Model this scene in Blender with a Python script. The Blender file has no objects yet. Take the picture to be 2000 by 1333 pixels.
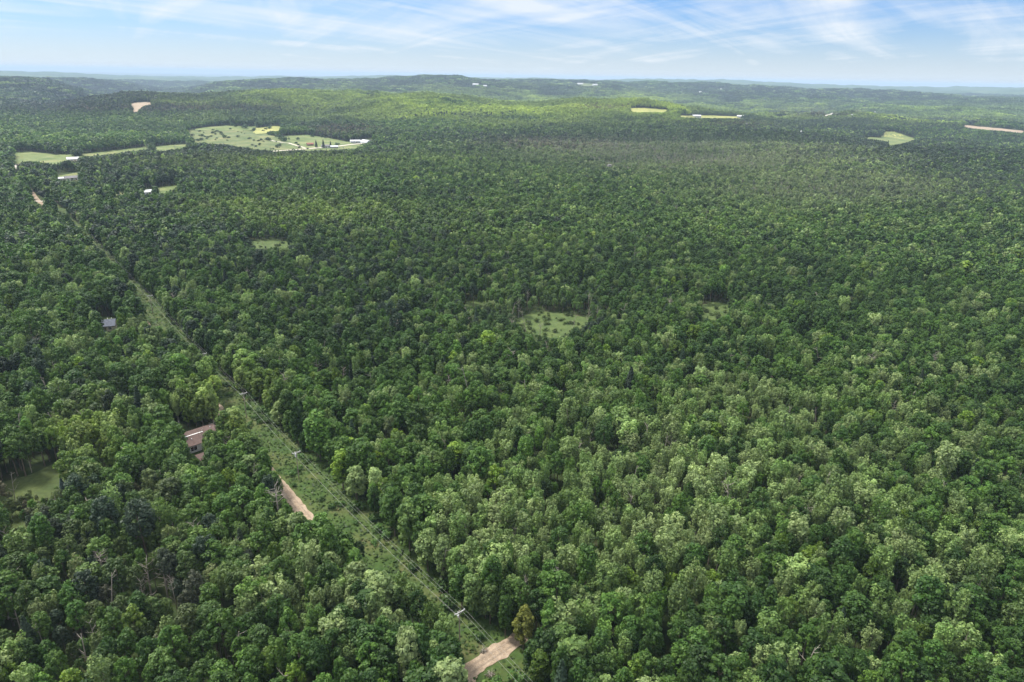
import bpy, bmesh, math, random
import numpy as np
from mathutils import Matrix, Vector

random.seed(7)
RNG = np.random.default_rng(7)
SC = bpy.context.scene
COL = SC.collection
R_ = math.radians

# ------------------------------------------------------------------ camera
CAM_H = 125.0
DEP, ROLL, FPX = R_(21.2), R_(1.06), 1333.0          # depression, roll, focal length in px of a 2000 px wide frame
_r, _f, _u = np.array([1., 0, 0]), np.array([0, math.cos(DEP), -math.sin(DEP)]), np.array([0, math.sin(DEP), math.cos(DEP)])
C_R = _r * math.cos(ROLL) + _u * math.sin(ROLL)
C_U = _u * math.cos(ROLL) - _r * math.sin(ROLL)
C_F = _f
CAM = np.array([0., 0., CAM_H])
cam = bpy.data.cameras.new('camera')
cam.sensor_width, cam.lens = 36.0, 36.0 * FPX / 2000.0
cam.clip_start, cam.clip_end = 1.0, 200000.0
cam_ob = bpy.data.objects.new('camera', cam)
COL.objects.link(cam_ob)
M = Matrix(((C_R[0], C_U[0], -C_F[0], 0), (C_R[1], C_U[1], -C_F[1], 0), (C_R[2], C_U[2], -C_F[2], CAM_H), (0, 0, 0, 1)))
cam_ob.matrix_world = M
SC.camera = cam_ob

# ------------------------------------------------------------------ light, sky, exposure
SUN_EL, SUN_AZ = 57.0, 296.0         # azimuth clockwise from +y (the view direction)
SUN_STRENGTH, SUN_ANGLE = 2.0, 12.0
SKY_STRENGTH = 0.085
EXPOSURE = 1.78
HAZE_DENSITY = 7.0e-5
HAZE_COLOUR = (0.52, 0.68, 0.86, 1)
sd = Vector((math.sin(R_(SUN_AZ)) * math.cos(R_(SUN_EL)), math.cos(R_(SUN_AZ)) * math.cos(R_(SUN_EL)), math.sin(R_(SUN_EL))))
sun = bpy.data.lights.new('sun', 'SUN')
sun.energy, sun.angle, sun.color = SUN_STRENGTH, R_(SUN_ANGLE), (1.0, 0.95, 0.87)
sun_ob = bpy.data.objects.new('sun', sun)
COL.objects.link(sun_ob)
sun_ob.rotation_euler = sd.to_track_quat('Z', 'Y').to_euler()
sun_ob.location = (0, 0, 400)
SC.view_settings.view_transform = 'Standard'
SC.view_settings.look = 'None'
SC.view_settings.gamma = 1.0
SC.view_settings.use_curve_mapping = False
SC.view_settings.exposure = EXPOSURE
SC.cycles.max_bounces = 5
SC.cycles.diffuse_bounces = 2
SC.cycles.glossy_bounces = 1
SC.cycles.transmission_bounces = 2
SC.cycles.volume_bounces = 0


class NT:
    """small helper to write node trees"""
    def __init__(s, nt):
        s.nt = nt
        nt.nodes.clear()

    def n(s, t, inp=None, **kw):
        nd = s.nt.nodes.new(t)
        for k, v in kw.items():
            setattr(nd, k, v)
        for k, v in (inp or {}).items():
            so = nd.inputs[k]
            if isinstance(v, bpy.types.NodeSocket):
                s.nt.links.new(v, so)
            else:
                so.default_value = v
        return nd

    def link(s, a, b):
        s.nt.links.new(a, b)

    def math(s, op, a, b=None, c=None, clamp=False):
        d = {0: a}
        if b is not None: d[1] = b
        if c is not None: d[2] = c
        return s.n('ShaderNodeMath', d, operation=op, use_clamp=clamp).outputs[0]

    def mix(s, f, a, b, blend='MIX'):
        m = s.n('ShaderNodeMix', data_type='RGBA', blend_type=blend)
        for so, v in ((m.inputs[0], f), (m.inputs[6], a), (m.inputs[7], b)):
            if isinstance(v, bpy.types.NodeSocket): s.link(v, so)
            else: so.default_value = v
        return m.outputs[2]

    def ramp(s, f, stops):
        r = s.n('ShaderNodeValToRGB', {0: f})
        el = r.color_ramp.elements
        while len(el) < len(stops): el.new(0.5)
        for e, (p, c) in zip(el, stops):
            e.position = p
            e.color = c if len(c) == 4 else (*c, 1)
        return r.outputs[0]


def g(v): return (v, v, v, 1)


world = bpy.data.worlds.new('World')
SC.world = world
world.use_nodes = True
w = NT(world.node_tree)
sky = w.n('ShaderNodeTexSky', sky_type='NISHITA', sun_disc=False, sun_elevation=R_(SUN_EL), sun_rotation=R_(SUN_AZ),
          altitude=300.0, air_density=1.0, dust_density=0.6, ozone_density=1.5)
tc = w.n('ShaderNodeTexCoord')
sep = w.n('ShaderNodeSeparateXYZ', {0: tc.outputs['Generated']})
zc = w.math('MAXIMUM', sep.outputs[2], 0.0)
den = w.math('ADD', zc, 0.10)
pu, pv = w.math('DIVIDE', sep.outputs[0], den), w.math('DIVIDE', sep.outputs[1], den)


def streak(ang, su, sv, detail, rough, dist, off):
    a = R_(ang)
    uu = w.math('ADD', w.math('MULTIPLY', pu, math.cos(a)), w.math('MULTIPLY', pv, math.sin(a)))
    vv = w.math('SUBTRACT', w.math('MULTIPLY', pv, math.cos(a)), w.math('MULTIPLY', pu, math.sin(a)))
    cb = w.n('ShaderNodeCombineXYZ', {0: w.math('MULTIPLY', uu, su), 1: w.math('MULTIPLY', vv, sv), 2: off})
    return w.n('ShaderNodeTexNoise', {'Vector': cb.outputs[0], 'Scale': 1.0, 'Detail': detail, 'Roughness': rough, 'Distortion': dist}).outputs[0]


c1 = w.ramp(streak(50, 0.30, 1.5, 8, 0.56, 1.2, 3.1), [(0.40, g(0)), (0.78, g(1))])
c2 = w.ramp(streak(122, 0.34, 1.3, 9, 0.60, 1.5, 9.4), [(0.44, g(0)), (0.82, g(1))])
c3 = w.ramp(streak(35, 0.28, 0.7, 7, 0.55, 0.9, 15.0), [(0.40, g(0)), (0.74, g(1))])
cov = w.math('ADD', w.math('MULTIPLY', c1, 0.7), w.math('ADD', w.math('MULTIPLY', c2, 0.6), w.math('MULTIPLY', c3, 0.45)), clamp=True)
low = w.math('MULTIPLY', w.math('POWER', w.math('SUBTRACT', 1.0, w.math('MINIMUM', w.math('MULTIPLY', zc, 11.0), 1.0)), 1.6), 0.75)
cov = w.math('MAXIMUM', w.math('MULTIPLY', cov, 0.85), low)
hi = w.math('SUBTRACT', 1.0, w.math('MINIMUM', w.math('MULTIPLY', w.math('MAXIMUM', w.math('SUBTRACT', zc, 0.10), 0.0), 1.2), 0.6))
skyc = w.mix(1.0, sky.outputs[0], (0.225, 0.335, 0.525, 1), 'MULTIPLY')
tot = w.mix(w.math('MULTIPLY', cov, hi), skyc, (3.15, 3.33, 3.5, 1))
veil = w.math('MULTIPLY', w.math('SMOOTH_MIN', 1.0, w.math('MULTIPLY', w.math('MAXIMUM', w.math('SUBTRACT', zc, 0.10), 0.0), 2.2), 0.2), 0.92, clamp=True)
tot = w.mix(veil, tot, (5.9, 6.05, 6.25, 1))          # thin even cloud overhead: the soft light on the woods
bg = w.n('ShaderNodeBackground', {'Color': tot, 'Strength': SKY_STRENGTH})
wo = w.n('ShaderNodeOutputWorld', {'Surface': bg.outputs[0]})


# ------------------------------------------------------------------ numeric helpers
def _hash(ix, iy, seed):
    h = (ix.astype(np.int64) * 374761393 + iy.astype(np.int64) * 668265263 + seed * 974634777) & 0xFFFFFFFF
    h = ((h ^ (h >> 13)) * 1274126177) & 0xFFFFFFFF
    return (h ^ (h >> 16)) & 0xFFFFFFFF


def noise(x, y, scale, seed=0):
    """gradient noise, about -0.7..0.7"""
    x, y = np.asarray(x, float) / scale, np.asarray(y, float) / scale
    x0, y0 = np.floor(x), np.floor(y)
    fx, fy = x - x0, y - y0
    u, v = fx * fx * fx * (fx * (fx * 6 - 15) + 10), fy * fy * fy * (fy * (fy * 6 - 15) + 10)

    def gr(ix, iy, dx, dy):
        a = _hash(ix, iy, seed) * (2 * math.pi / 4294967296.0)
        return np.cos(a) * dx + np.sin(a) * dy
    n00, n10 = gr(x0, y0, fx, fy), gr(x0 + 1, y0, fx - 1, fy)
    n01, n11 = gr(x0, y0 + 1, fx, fy - 1), gr(x0 + 1, y0 + 1, fx - 1, fy - 1)
    return (n00 * (1 - u) + n10 * u) * (1 - v) + (n01 * (1 - u) + n11 * u) * v


def fbm(x, y, scale, octv=4, seed=0):
    s, a = 0, 1.0
    for k in range(octv):
        s = s + a * noise(x, y, scale / 2 ** k, seed + k * 17)
        a *= 0.5
    return s


def ray(px, py):
    px, py = np.asarray(px, float), np.asarray(py, float)
    d = C_F + ((px - 1000) / FPX)[..., None] * C_R + ((666.5 - py) / FPX)[..., None] * C_U
    return d


def project(x, y, z):
    p = np.stack([x, y, z - CAM_H], -1)
    dz = np.maximum(p @ C_F, 0.01)
    return 1000 + FPX * (p @ C_R) / dz, 666.5 - FPX * (p @ C_U) / dz, p @ C_F


def sstep(a, b, v):
    t = np.clip((v - a) / (b - a), 0, 1)
    return t * t * (3 - 2 * t)


# ------------------------------------------------------------------ terrain
def crest(pts, dist, lower):
    """pixel points along a ridge line, its distance -> (azimuth, height) table"""
    p = np.array(pts, float)
    d = ray(p[:, 0], p[:, 1])
    h = np.hypot(d[:, 0], d[:, 1])
    return np.arctan2(d[:, 0], d[:, 1]), CAM_H + dist * d[:, 2] / h - lower


RIDGES = [  # crest line in the photograph, distance, front width, back width
    ([(1000, 159), (1150, 160), (1300, 161), (1475, 166), (1650, 175), (1825, 182), (2000, 193), (2300, 208), (2600, 230)], 6600, 1900, 1500),
    ([(330, 190), (385, 172), (425, 162), (480, 156), (560, 154), (650, 152), (750, 150), (830, 148), (900, 149), (950, 153), (1050, 157), (1150, 160), (1300, 172), (1400, 190)], 6000, 1700, 1200),
    ([(560, 225), (640, 200), (740, 192), (840, 184), (900, 190), (980, 200), (1050, 203), (1130, 193), (1180, 197), (1260, 195), (1330, 205), (1400, 222)], 2450, 420, 600),
    ([(-600, 150), (-200, 149), (0, 151), (60, 152), (105, 160), (150, 172), (190, 190), (230, 215)], 4300, 900, 1100),
    ([(-400, 158), (0, 158), (70, 155), (130, 154), (190, 158), (250, 166), (330, 182), (400, 195), (450, 210)], 6400, 1200, 1500),
    ([(60, 225), (122, 206), (175, 193), (245, 187), (315, 184), (420, 181), (490, 176), (600, 178), (700, 186), (800, 200)], 2750, 480, 600),
    ([(-400, 143), (0, 140), (200, 147), (420, 153), (600, 150), (760, 148), (900, 150), (1400, 157), (1700, 169), (1830, 172), (2000, 172), (2400, 180)], 13500, 3500, 3500),
]
RTAB = [(crest(p, d, 13), d, wf, wb) for p, d, wf, wb in RIDGES]


def height(x, y):
    r, az = np.hypot(x, y), np.arctan2(x, y)
    z = -16.0 * sstep(1500, 2300, r) - 40.0 * sstep(8000, 16000, r) - 30.0 * sstep(2900, 3600, r) * (1 - sstep(7000, 9000, r))
    base = z
    for (ta, tz), d, wf, wb in RTAB:
        hz = np.interp(az, ta, tz) - base
        edge = sstep(ta[0] - 0.12, ta[0], az) * (1 - sstep(ta[-1], ta[-1] + 0.12, az))
        dd = d * (1 + 0.10 * noise(x, y, 2600, 5))
        q = np.where(r < dd, (r - dd) / wf, (r - dd) / wb)
        z = np.maximum(z, base + hz * edge * np.exp(-q * q))
    rough = sstep(380, 3400, r)
    z = z + fbm(x, y, 900, 4, 11) * (2.5 + 34 * rough) * sstep(150, 500, r) + fbm(x, y, 260, 3, 31) * (1.2 + 19 * rough) * sstep(200, 600, r)
    z = z + 45 * sstep(9000, 15000, r) * fbm(x, y, 5200, 4, 71)
    return z


FINE = R_(0.30)
az_f = np.arange(-R_(50), R_(50) + 1e-6, FINE)
az_c = np.linspace(R_(50), 2 * math.pi - R_(50), 66)[1:-1]
AZ = np.concatenate([az_f, az_c])
RR = 8.0 * (48000 / 8.0) ** (np.linspace(0, 1, 330))
gx, gy = np.outer(RR, np.sin(AZ)), np.outer(RR, np.cos(AZ))
GZ = height(gx, gy)
NR, NA = GZ.shape
AZW = np.concatenate([AZ, [AZ[0] + 2 * math.pi]])
GZW = np.concatenate([GZ, GZ[:, :1]], 1)
Z0 = float(GZ[0].mean())


def ground(x, y):
    """height of the ground sheet itself (interpolated on its own grid)"""
    x, y = np.asarray(x, float), np.asarray(y, float)
    r = np.clip(np.hypot(x, y), RR[0], RR[-1] * 0.9999)
    az = np.arctan2(x, y)
    az = np.where(az < AZ[0], az + 2 * math.pi, az)
    fi = np.log(r / RR[0]) / math.log(RR[-1] / RR[0]) * (NR - 1)
    i = np.clip(fi.astype(int), 0, NR - 2)
    t = (r - RR[i]) / (RR[i + 1] - RR[i])
    j = np.clip(np.searchsorted(AZW, az, side='right') - 1, 0, NA - 1)
    s = (az - AZW[j]) / (AZW[j + 1] - AZW[j])
    return (GZW[i, j] * (1 - s) + GZW[i, j + 1] * s) * (1 - t) + (GZW[i + 1, j] * (1 - s) + GZW[i + 1, j + 1] * s) * t


_T = 30 * (45000 / 30) ** np.linspace(0, 1, 4000)


def at(px, py, up=0.0):
    """the ground point seen at a pixel of the 2000 x 1333 photograph (up = a plane that much above the ground)"""
    d = ray(np.array(float(px)), np.array(float(py)))
    h = math.hypot(d[0], d[1])
    x, y, z = d[0] / h * _T, d[1] / h * _T, CAM_H + d[2] / h * _T
    below = np.nonzero(z < ground(x, y) + up)[0]
    k = below[0] if len(below) else len(_T) - 1
    return np.array([x[k], y[k], float(ground(x[k], y[k]))])


# ------------------------------------------------------------------ materials
MATS = {}


def foliage_mat(name, rough=0.55):
    m = bpy.data.materials.new(name)
    m.use_nodes = True
    t = NT(m.node_tree)
    at_ = t.n('ShaderNodeAttribute', attribute_type='INSTANCER', attribute_name='tint')
    vc = t.n('ShaderNodeAttribute', attribute_type='GEOMETRY', attribute_name='leaf')
    geo = t.n('ShaderNodeNewGeometry')
    oi = t.n('ShaderNodeObjectInfo')
    nz = t.n('ShaderNodeTexNoise', {'Vector': geo.outputs['Position'], 'Scale': 0.35, 'Detail': 3.0, 'Roughness': 0.6})
    vary = t.math('MULTIPLY_ADD', nz.outputs[0], 0.7, 0.65)
    vary = t.math('MULTIPLY', vary, t.math('MULTIPLY_ADD', vc.outputs['Fac'], 0.6, 0.70))
    vary = t.math('MULTIPLY', vary, t.math('MULTIPLY_ADD', oi.outputs['Random'], 0.30, 0.85))
    sc = t.n('ShaderNodeVectorMath', {0: at_.outputs['Vector']}, operation='SCALE')
    t.link(vary, sc.inputs['Scale'])
    hsv = t.n('ShaderNodeHueSaturation', {'Hue': t.math('MULTIPLY_ADD', vc.outputs['Fac'], -0.03, 0.515), 'Color': sc.outputs[0]})
    col = hsv.outputs[0]
    dif = t.n('ShaderNodeBsdfPrincipled', {'Base Color': col, 'Roughness': rough, 'Specular IOR Level': 0.25})
    trl = t.n('ShaderNodeBsdfTranslucent', {'Color': t.mix(1.0, col, (1.0, 1.15, 0.45, 1), 'MULTIPLY')})
    mx = t.n('ShaderNodeMixShader', {0: 0.28, 1: dif.outputs[0], 2: trl.outputs[0]})
    t.n('ShaderNodeOutputMaterial', {'Surface': mx.outputs[0]})
    MATS[name] = m
    return m


def mat(name, a, b=None, scale=1.0, rough=0.8, detail=4.0, bump=0.0, spec=0.3, stops=None, coords='Object'):
    m = bpy.data.materials.new(name)
    m.use_nodes = True
    t = NT(m.node_tree)
    tcn = t.n('ShaderNodeTexCoord')
    b = b or tuple(c * 0.75 for c in a)
    vec = tcn.outputs[coords]
    n1 = t.n('ShaderNodeTexNoise', {'Vector': vec, 'Scale': scale, 'Detail': detail, 'Roughness': 0.62})
    col = t.ramp(n1.outputs[0], stops or [(0.32, b), (0.68, a)])
    n2 = t.n('ShaderNodeTexNoise', {'Vector': vec, 'Scale': scale * 7.3, 'Detail': 3.0})
    col = t.mix(1.0, col, t.ramp(n2.outputs[0], [(0.3, g(0.75)), (0.7, g(1.15))]), 'MULTIPLY')
    p = t.n('ShaderNodeBsdfPrincipled', {'Base Color': col, 'Roughness': rough, 'Specular IOR Level': spec})
    if bump:
        bn = t.n('ShaderNodeBump', {'Height': n2.outputs[0], 'Strength': bump, 'Distance': 0.2})
        t.link(bn.outputs[0], p.inputs['Normal'])
    t.n('ShaderNodeOutputMaterial', {'Surface': p.outputs[0]})
    MATS[name] = m
    return m


LEAF = foliage_mat('leaves')
NEEDLE = foliage_mat('needles', 0.7)
mat('bark_brown', (0.17, 0.135, 0.10), (0.08, 0.065, 0.05), 2.0)
mat('bark_pale', (0.36, 0.32, 0.26), (0.16, 0.14, 0.11), 1.5)
mat('bark_dead', (0.33, 0.295, 0.25), (0.17, 0.15, 0.125), 1.2)
mat('sand_rut', (0.30, 0.235, 0.175), (0.20, 0.155, 0.11), 0.6, 0.95, 7, 0.4)
mat('sand', (0.38, 0.30, 0.22), (0.21, 0.155, 0.105), 0.55, 0.95, 7, 0.4)
mat('gravel_pale', (0.55, 0.50, 0.43), (0.42, 0.37, 0.31), 0.2, 0.95, 6, 0.2)
mat('meadow', (0.105, 0.125, 0.035), (0.05, 0.085, 0.02), 0.11, 0.95, 8, 0.6, stops=[(0.28, (0.024, 0.056, 0.011)), (0.46, (0.042, 0.076, 0.015)), (0.60, (0.068, 0.086, 0.024)), (0.74, (0.12, 0.095, 0.048))])
mat('lawn', (0.075, 0.095, 0.027), (0.04, 0.062, 0.015), 0.12, 0.95, 6, 0.4)
mat('hayfield', (0.19, 0.22, 0.075), (0.10, 0.15, 0.045), 0.03, 0.95, 9, 0.3, stops=[(0.32, (0.061, 0.102, 0.026)), (0.50, (0.115, 0.148, 0.045)), (0.66, (0.180, 0.189, 0.074))])
mat('dry_field', (0.27, 0.25, 0.10), (0.11, 0.14, 0.045), 0.02, 0.95, 9, 0.3, stops=[(0.30, (0.041, 0.076, 0.019)), (0.47, (0.089, 0.118, 0.037)), (0.58, (0.142, 0.153, 0.055)), (0.70, (0.201, 0.196, 0.086))])
mat('ripe_field', (0.32, 0.31, 0.10), (0.20, 0.22, 0.065), 0.022, 0.95, 6, 0.2)
mat('clearing_grass', (0.080, 0.110, 0.030), (0.040, 0.070, 0.016), 0.13, 0.95, 8, 0.5)
mat('shingle_brown', (0.105, 0.070, 0.060), (0.068, 0.045, 0.039), 0.9, 0.9)
mat('shingle_slate', (0.11, 0.125, 0.16), (0.075, 0.085, 0.11), 0.9, 0.85)
mat('shingle_grey', (0.20, 0.19, 0.20), (0.13, 0.125, 0.135), 0.9, 0.85)
mat('roof_white', (0.58, 0.59, 0.60), (0.46, 0.47, 0.49), 0.5, 0.5)
mat('roof_teal', (0.06, 0.17, 0.19), (0.04, 0.12, 0.14), 0.7, 0.6)
mat('roof_red', (0.26, 0.10, 0.075), (0.18, 0.07, 0.05), 0.7, 0.8)
mat('wall_white', (0.60, 0.60, 0.59), (0.50, 0.50, 0.49), 0.6, 0.7)
mat('wall_cream', (0.62, 0.56, 0.42), (0.52, 0.46, 0.34), 0.6, 0.7)
mat('wall_brown', (0.20, 0.12, 0.08), (0.13, 0.08, 0.05), 0.8, 0.85)
mat('wall_grey', (0.40, 0.41, 0.42), (0.32, 0.33, 0.34), 0.6, 0.7)
mat('dark_glass', (0.018, 0.02, 0.024), (0.012, 0.013, 0.016), 2.0, 0.12, spec=0.6)
mat('trim_white', (0.80, 0.80, 0.79), (0.72, 0.72, 0.71), 2.0, 0.5)
mat('pole_wood', (0.30, 0.26, 0.21), (0.20, 0.17, 0.135), 1.5, 0.9)
mat('arm_grey', (0.52, 0.51, 0.50), (0.40, 0.39, 0.38), 2.0, 0.7)
mat('porcelain', (0.60, 0.60, 0.58), (0.5, 0.5, 0.48), 5.0, 0.3, spec=0.6)
mat('transformer_grey', (0.66, 0.68, 0.70), (0.55, 0.57, 0.59), 2.0, 0.4)
mat('cable_grey', (0.30, 0.30, 0.29), (0.24, 0.24, 0.23), 0.5, 0.5)
mat('chimney_brick', (0.28, 0.15, 0.11), (0.2, 0.1, 0.08), 4.0, 0.9)


def ground_material():
    m = bpy.data.materials.new('forest_ground')
    m.use_nodes = True
    t = NT(m.node_tree)
    geo = t.n('ShaderNodeNewGeometry')
    P = geo.outputs['Position']
    near = t.n('ShaderNodeTexNoise', {'Vector': P, 'Scale': 0.09, 'Detail': 8.0, 'Roughness': 0.65})
    floor = t.ramp(near.outputs[0], [(0.30, (0.020, 0.034, 0.010)), (0.52, (0.034, 0.050, 0.016)), (0.72, (0.060, 0.050, 0.030))])
    stand = t.n('ShaderNodeTexNoise', {'Vector': P, 'Scale': 0.0016, 'Detail': 7.0, 'Roughness': 0.62})
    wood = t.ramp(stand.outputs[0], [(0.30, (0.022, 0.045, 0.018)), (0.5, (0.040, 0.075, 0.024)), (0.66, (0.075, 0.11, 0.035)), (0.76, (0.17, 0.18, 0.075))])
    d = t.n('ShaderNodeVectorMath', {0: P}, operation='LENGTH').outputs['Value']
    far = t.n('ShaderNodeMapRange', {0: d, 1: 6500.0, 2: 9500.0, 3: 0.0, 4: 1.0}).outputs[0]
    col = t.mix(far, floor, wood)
    can = t.n('ShaderNodeTexVoronoi', {'Vector': P, 'Scale': 0.03})
    bp = t.n('ShaderNodeBump', {'Height': can.outputs[0], 'Strength': t.math('MULTIPLY', far, 0.8), 'Distance': 12.0})
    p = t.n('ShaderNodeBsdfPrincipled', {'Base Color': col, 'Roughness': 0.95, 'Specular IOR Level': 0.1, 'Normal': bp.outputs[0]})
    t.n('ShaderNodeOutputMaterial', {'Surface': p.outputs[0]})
    return m


MATS['forest_ground'] = ground_material()


# ------------------------------------------------------------------ object helpers
def tag(o, label=None, cat=None, group=None, kind=None):
    if label: o['label'] = label
    if cat: o['category'] = cat
    if group: o['group'] = group
    if kind: o['kind'] = kind
    return o


def empty(name, loc, rz=0.0, scale=1.0):
    o = bpy.data.objects.new(name, None)
    COL.objects.link(o)
    o.location, o.rotation_euler, o.scale = loc, (0, 0, rz), (scale,) * 3 if np.isscalar(scale) else scale
    o.empty_display_size = 0.5
    return o


class MB:
    """gathers quads, boxes and tubes and links them as one mesh object"""
    def __init__(s): s.v, s.f = [], []

    def poly(s, pts):
        k = len(s.v)
        s.v += [tuple(p) for p in pts]
        s.f.append(tuple(range(k, k + len(pts))))
        return s

    def box(s, c, size, rz=0.0):
        k = len(s.v)
        hx, hy, hz = (q / 2 for q in size)
        ca, sa = math.cos(rz), math.sin(rz)
        for sz in (-1, 1):
            for sx, sy in ((-1, -1), (1, -1), (1, 1), (-1, 1)):
                x, y = sx * hx, sy * hy
                s.v.append((c[0] + x * ca - y * sa, c[1] + x * sa + y * ca, c[2] + sz * hz))
        s.f += [(k + 3, k + 2, k + 1, k), (k + 4, k + 5, k + 6, k + 7)] + [(k + i, k + (i + 1) % 4, k + 4 + (i + 1) % 4, k + 4 + i) for i in range(4)]
        return s

    def prism(s, outline, y0, y1):
        """outline in x,z swept along y"""
        k, n = len(s.v), len(outline)
        s.v += [(x, y0, z) for x, z in outline] + [(x, y1, z) for x, z in outline]
        s.f += [tuple(range(k, k + n)), tuple(range(k + 2 * n - 1, k + n - 1, -1))]
        s.f += [(k + (i + 1) % n, k + i, k + n + i, k + n + (i + 1) % n) for i in range(n)]
        return s

    def tube(s, pts, rad, n=6, cap=True):
        pts = [Vector(p) for p in pts]
        rad = rad if isinstance(rad, (list, tuple)) else [rad] * len(pts)
        k = len(s.v)
        for i, p in enumerate(pts):
            d = (pts[min(i + 1, len(pts) - 1)] - pts[max(i - 1, 0)]).normalized()
            a = d.cross(Vector((0, 0, 1)) if abs(d.z) < 0.9 else Vector((1, 0, 0))).normalized()
            b = d.cross(a)
            for j in range(n):
                q = 2 * math.pi * j / n
                s.v.append(tuple(p + a * (rad[i] * math.cos(q)) + b * (rad[i] * math.sin(q))))
        for i in range(len(pts) - 1):
            for j in range(n):
                s.f.append((k + i * n + j, k + i * n + (j + 1) % n, k + (i + 1) * n + (j + 1) % n, k + (i + 1) * n + j))
        if cap:
            s.f += [tuple(range(k + n - 1, k - 1, -1)), tuple(range(k + (len(pts) - 1) * n, k + len(pts) * n))]
        return s

    def mesh(s, name, m, smooth=False):
        me = bpy.data.meshes.new(name)
        me.from_pydata(s.v, [], s.f)
        me.materials.append(MATS[m] if isinstance(m, str) else m)
        if smooth: me.polygons.foreach_set('use_smooth', [True] * len(me.polygons))
        me.update()
        return me

    def build(s, name, m, parent=None, smooth=False):
        o = bpy.data.objects.new(name, s.mesh(name, m, smooth))
        COL.objects.link(o)
        o.parent = parent
        return o


def quad_mesh(name, co, quads, mats, mat_idx=None, leaf=None, smooth=False):
    """fast mesh from numpy arrays"""
    me = bpy.data.meshes.new(name)
    n = len(quads)
    me.vertices.add(len(co))
    me.vertices.foreach_set('co', np.asarray(co, np.float32).ravel())
    me.loops.add(4 * n)
    me.loops.foreach_set('vertex_index', np.asarray(quads, np.int32).ravel())
    me.polygons.add(n)
    me.polygons.foreach_set('loop_start', np.arange(0, 4 * n, 4, dtype=np.int32))
    if mat_idx is not None: me.polygons.foreach_set('material_index', np.asarray(mat_idx, np.int32))
    if smooth: me.polygons.foreach_set('use_smooth', np.ones(n, bool))
    for m in mats: me.materials.append(m)
    if leaf is not None:
        a = me.attributes.new('leaf', 'FLOAT', 'FACE')
        a.data.foreach_set('value', np.asarray(leaf, np.float32))
    me.update(calc_edges=True)
    return me


def struct(name, me, label=None):
    o = bpy.data.objects.new(name, me)
    COL.objects.link(o)
    return tag(o, label, None, None, 'structure')


# ground sheet: polar grid closed in the middle
co = np.stack([gx, gy, GZ], -1).reshape(-1, 3)
ii, jj = np.meshgrid(np.arange(NR - 1), np.arange(NA), indexing='ij')
j2 = (jj + 1) % NA
quads = np.stack([ii * NA + jj, (ii + 1) * NA + jj, (ii + 1) * NA + j2, ii * NA + j2], -1).reshape(-1, 4)[:, ::-1]
co = np.concatenate([co, [[0, 0, Z0]]])
half = np.arange(0, NA - 1, 2)
fan = np.stack([np.full(len(half), NR * NA), (half + 2) % NA, half + 1, half], -1)
struct('ground', quad_mesh('ground', co, np.concatenate([quads, fan]), [MATS['forest_ground']], smooth=True),
       'rolling forest floor and far wooded hills under the trees')

# ------------------------------------------------------------------ the power line corridor (world line through the pole tops)
POLE_PIX = [(897, 1193), (578, 882), (475, 767), (397, 690), (292, 577)]
POLE_H = 11.0


def top_at(px, py, h):
    d = ray(np.array(float(px)), np.array(float(py)))
    t = (CAM_H - h) / -d[2]
    for _ in range(6):
        p = CAM + d * t
        t = (CAM_H - h - float(ground(p[0], p[1]))) / -d[2]
    return CAM + d * t


POLES = np.array([top_at(px, py, POLE_H) for px, py in POLE_PIX])
_c = POLES[:, :2].mean(0)
_dv = np.linalg.svd(POLES[:, :2] - _c)[2][0]
LINE_D = _dv if _dv[1] > 0 else -_dv
LINE_N = np.array([LINE_D[1], -LINE_D[0]])            # to the right of the line
LINE_O = _c


def line_sd(x, y):
    dx, dy = x - LINE_O[0], y - LINE_O[1]
    return dx * LINE_D[0] + dy * LINE_D[1], dx * LINE_N[0] + dy * LINE_N[1]


def line_pt(s, d): return LINE_O + LINE_D * s + LINE_N * d


POLE_S = [float(line_sd(p[0], p[1])[0]) for p in POLES]
print('pole s', [round(s, 1) for s in POLE_S], 'offsets', [round(float(line_sd(p[0], p[1])[1]), 1) for p in POLES], 'dir', LINE_D)

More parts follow.
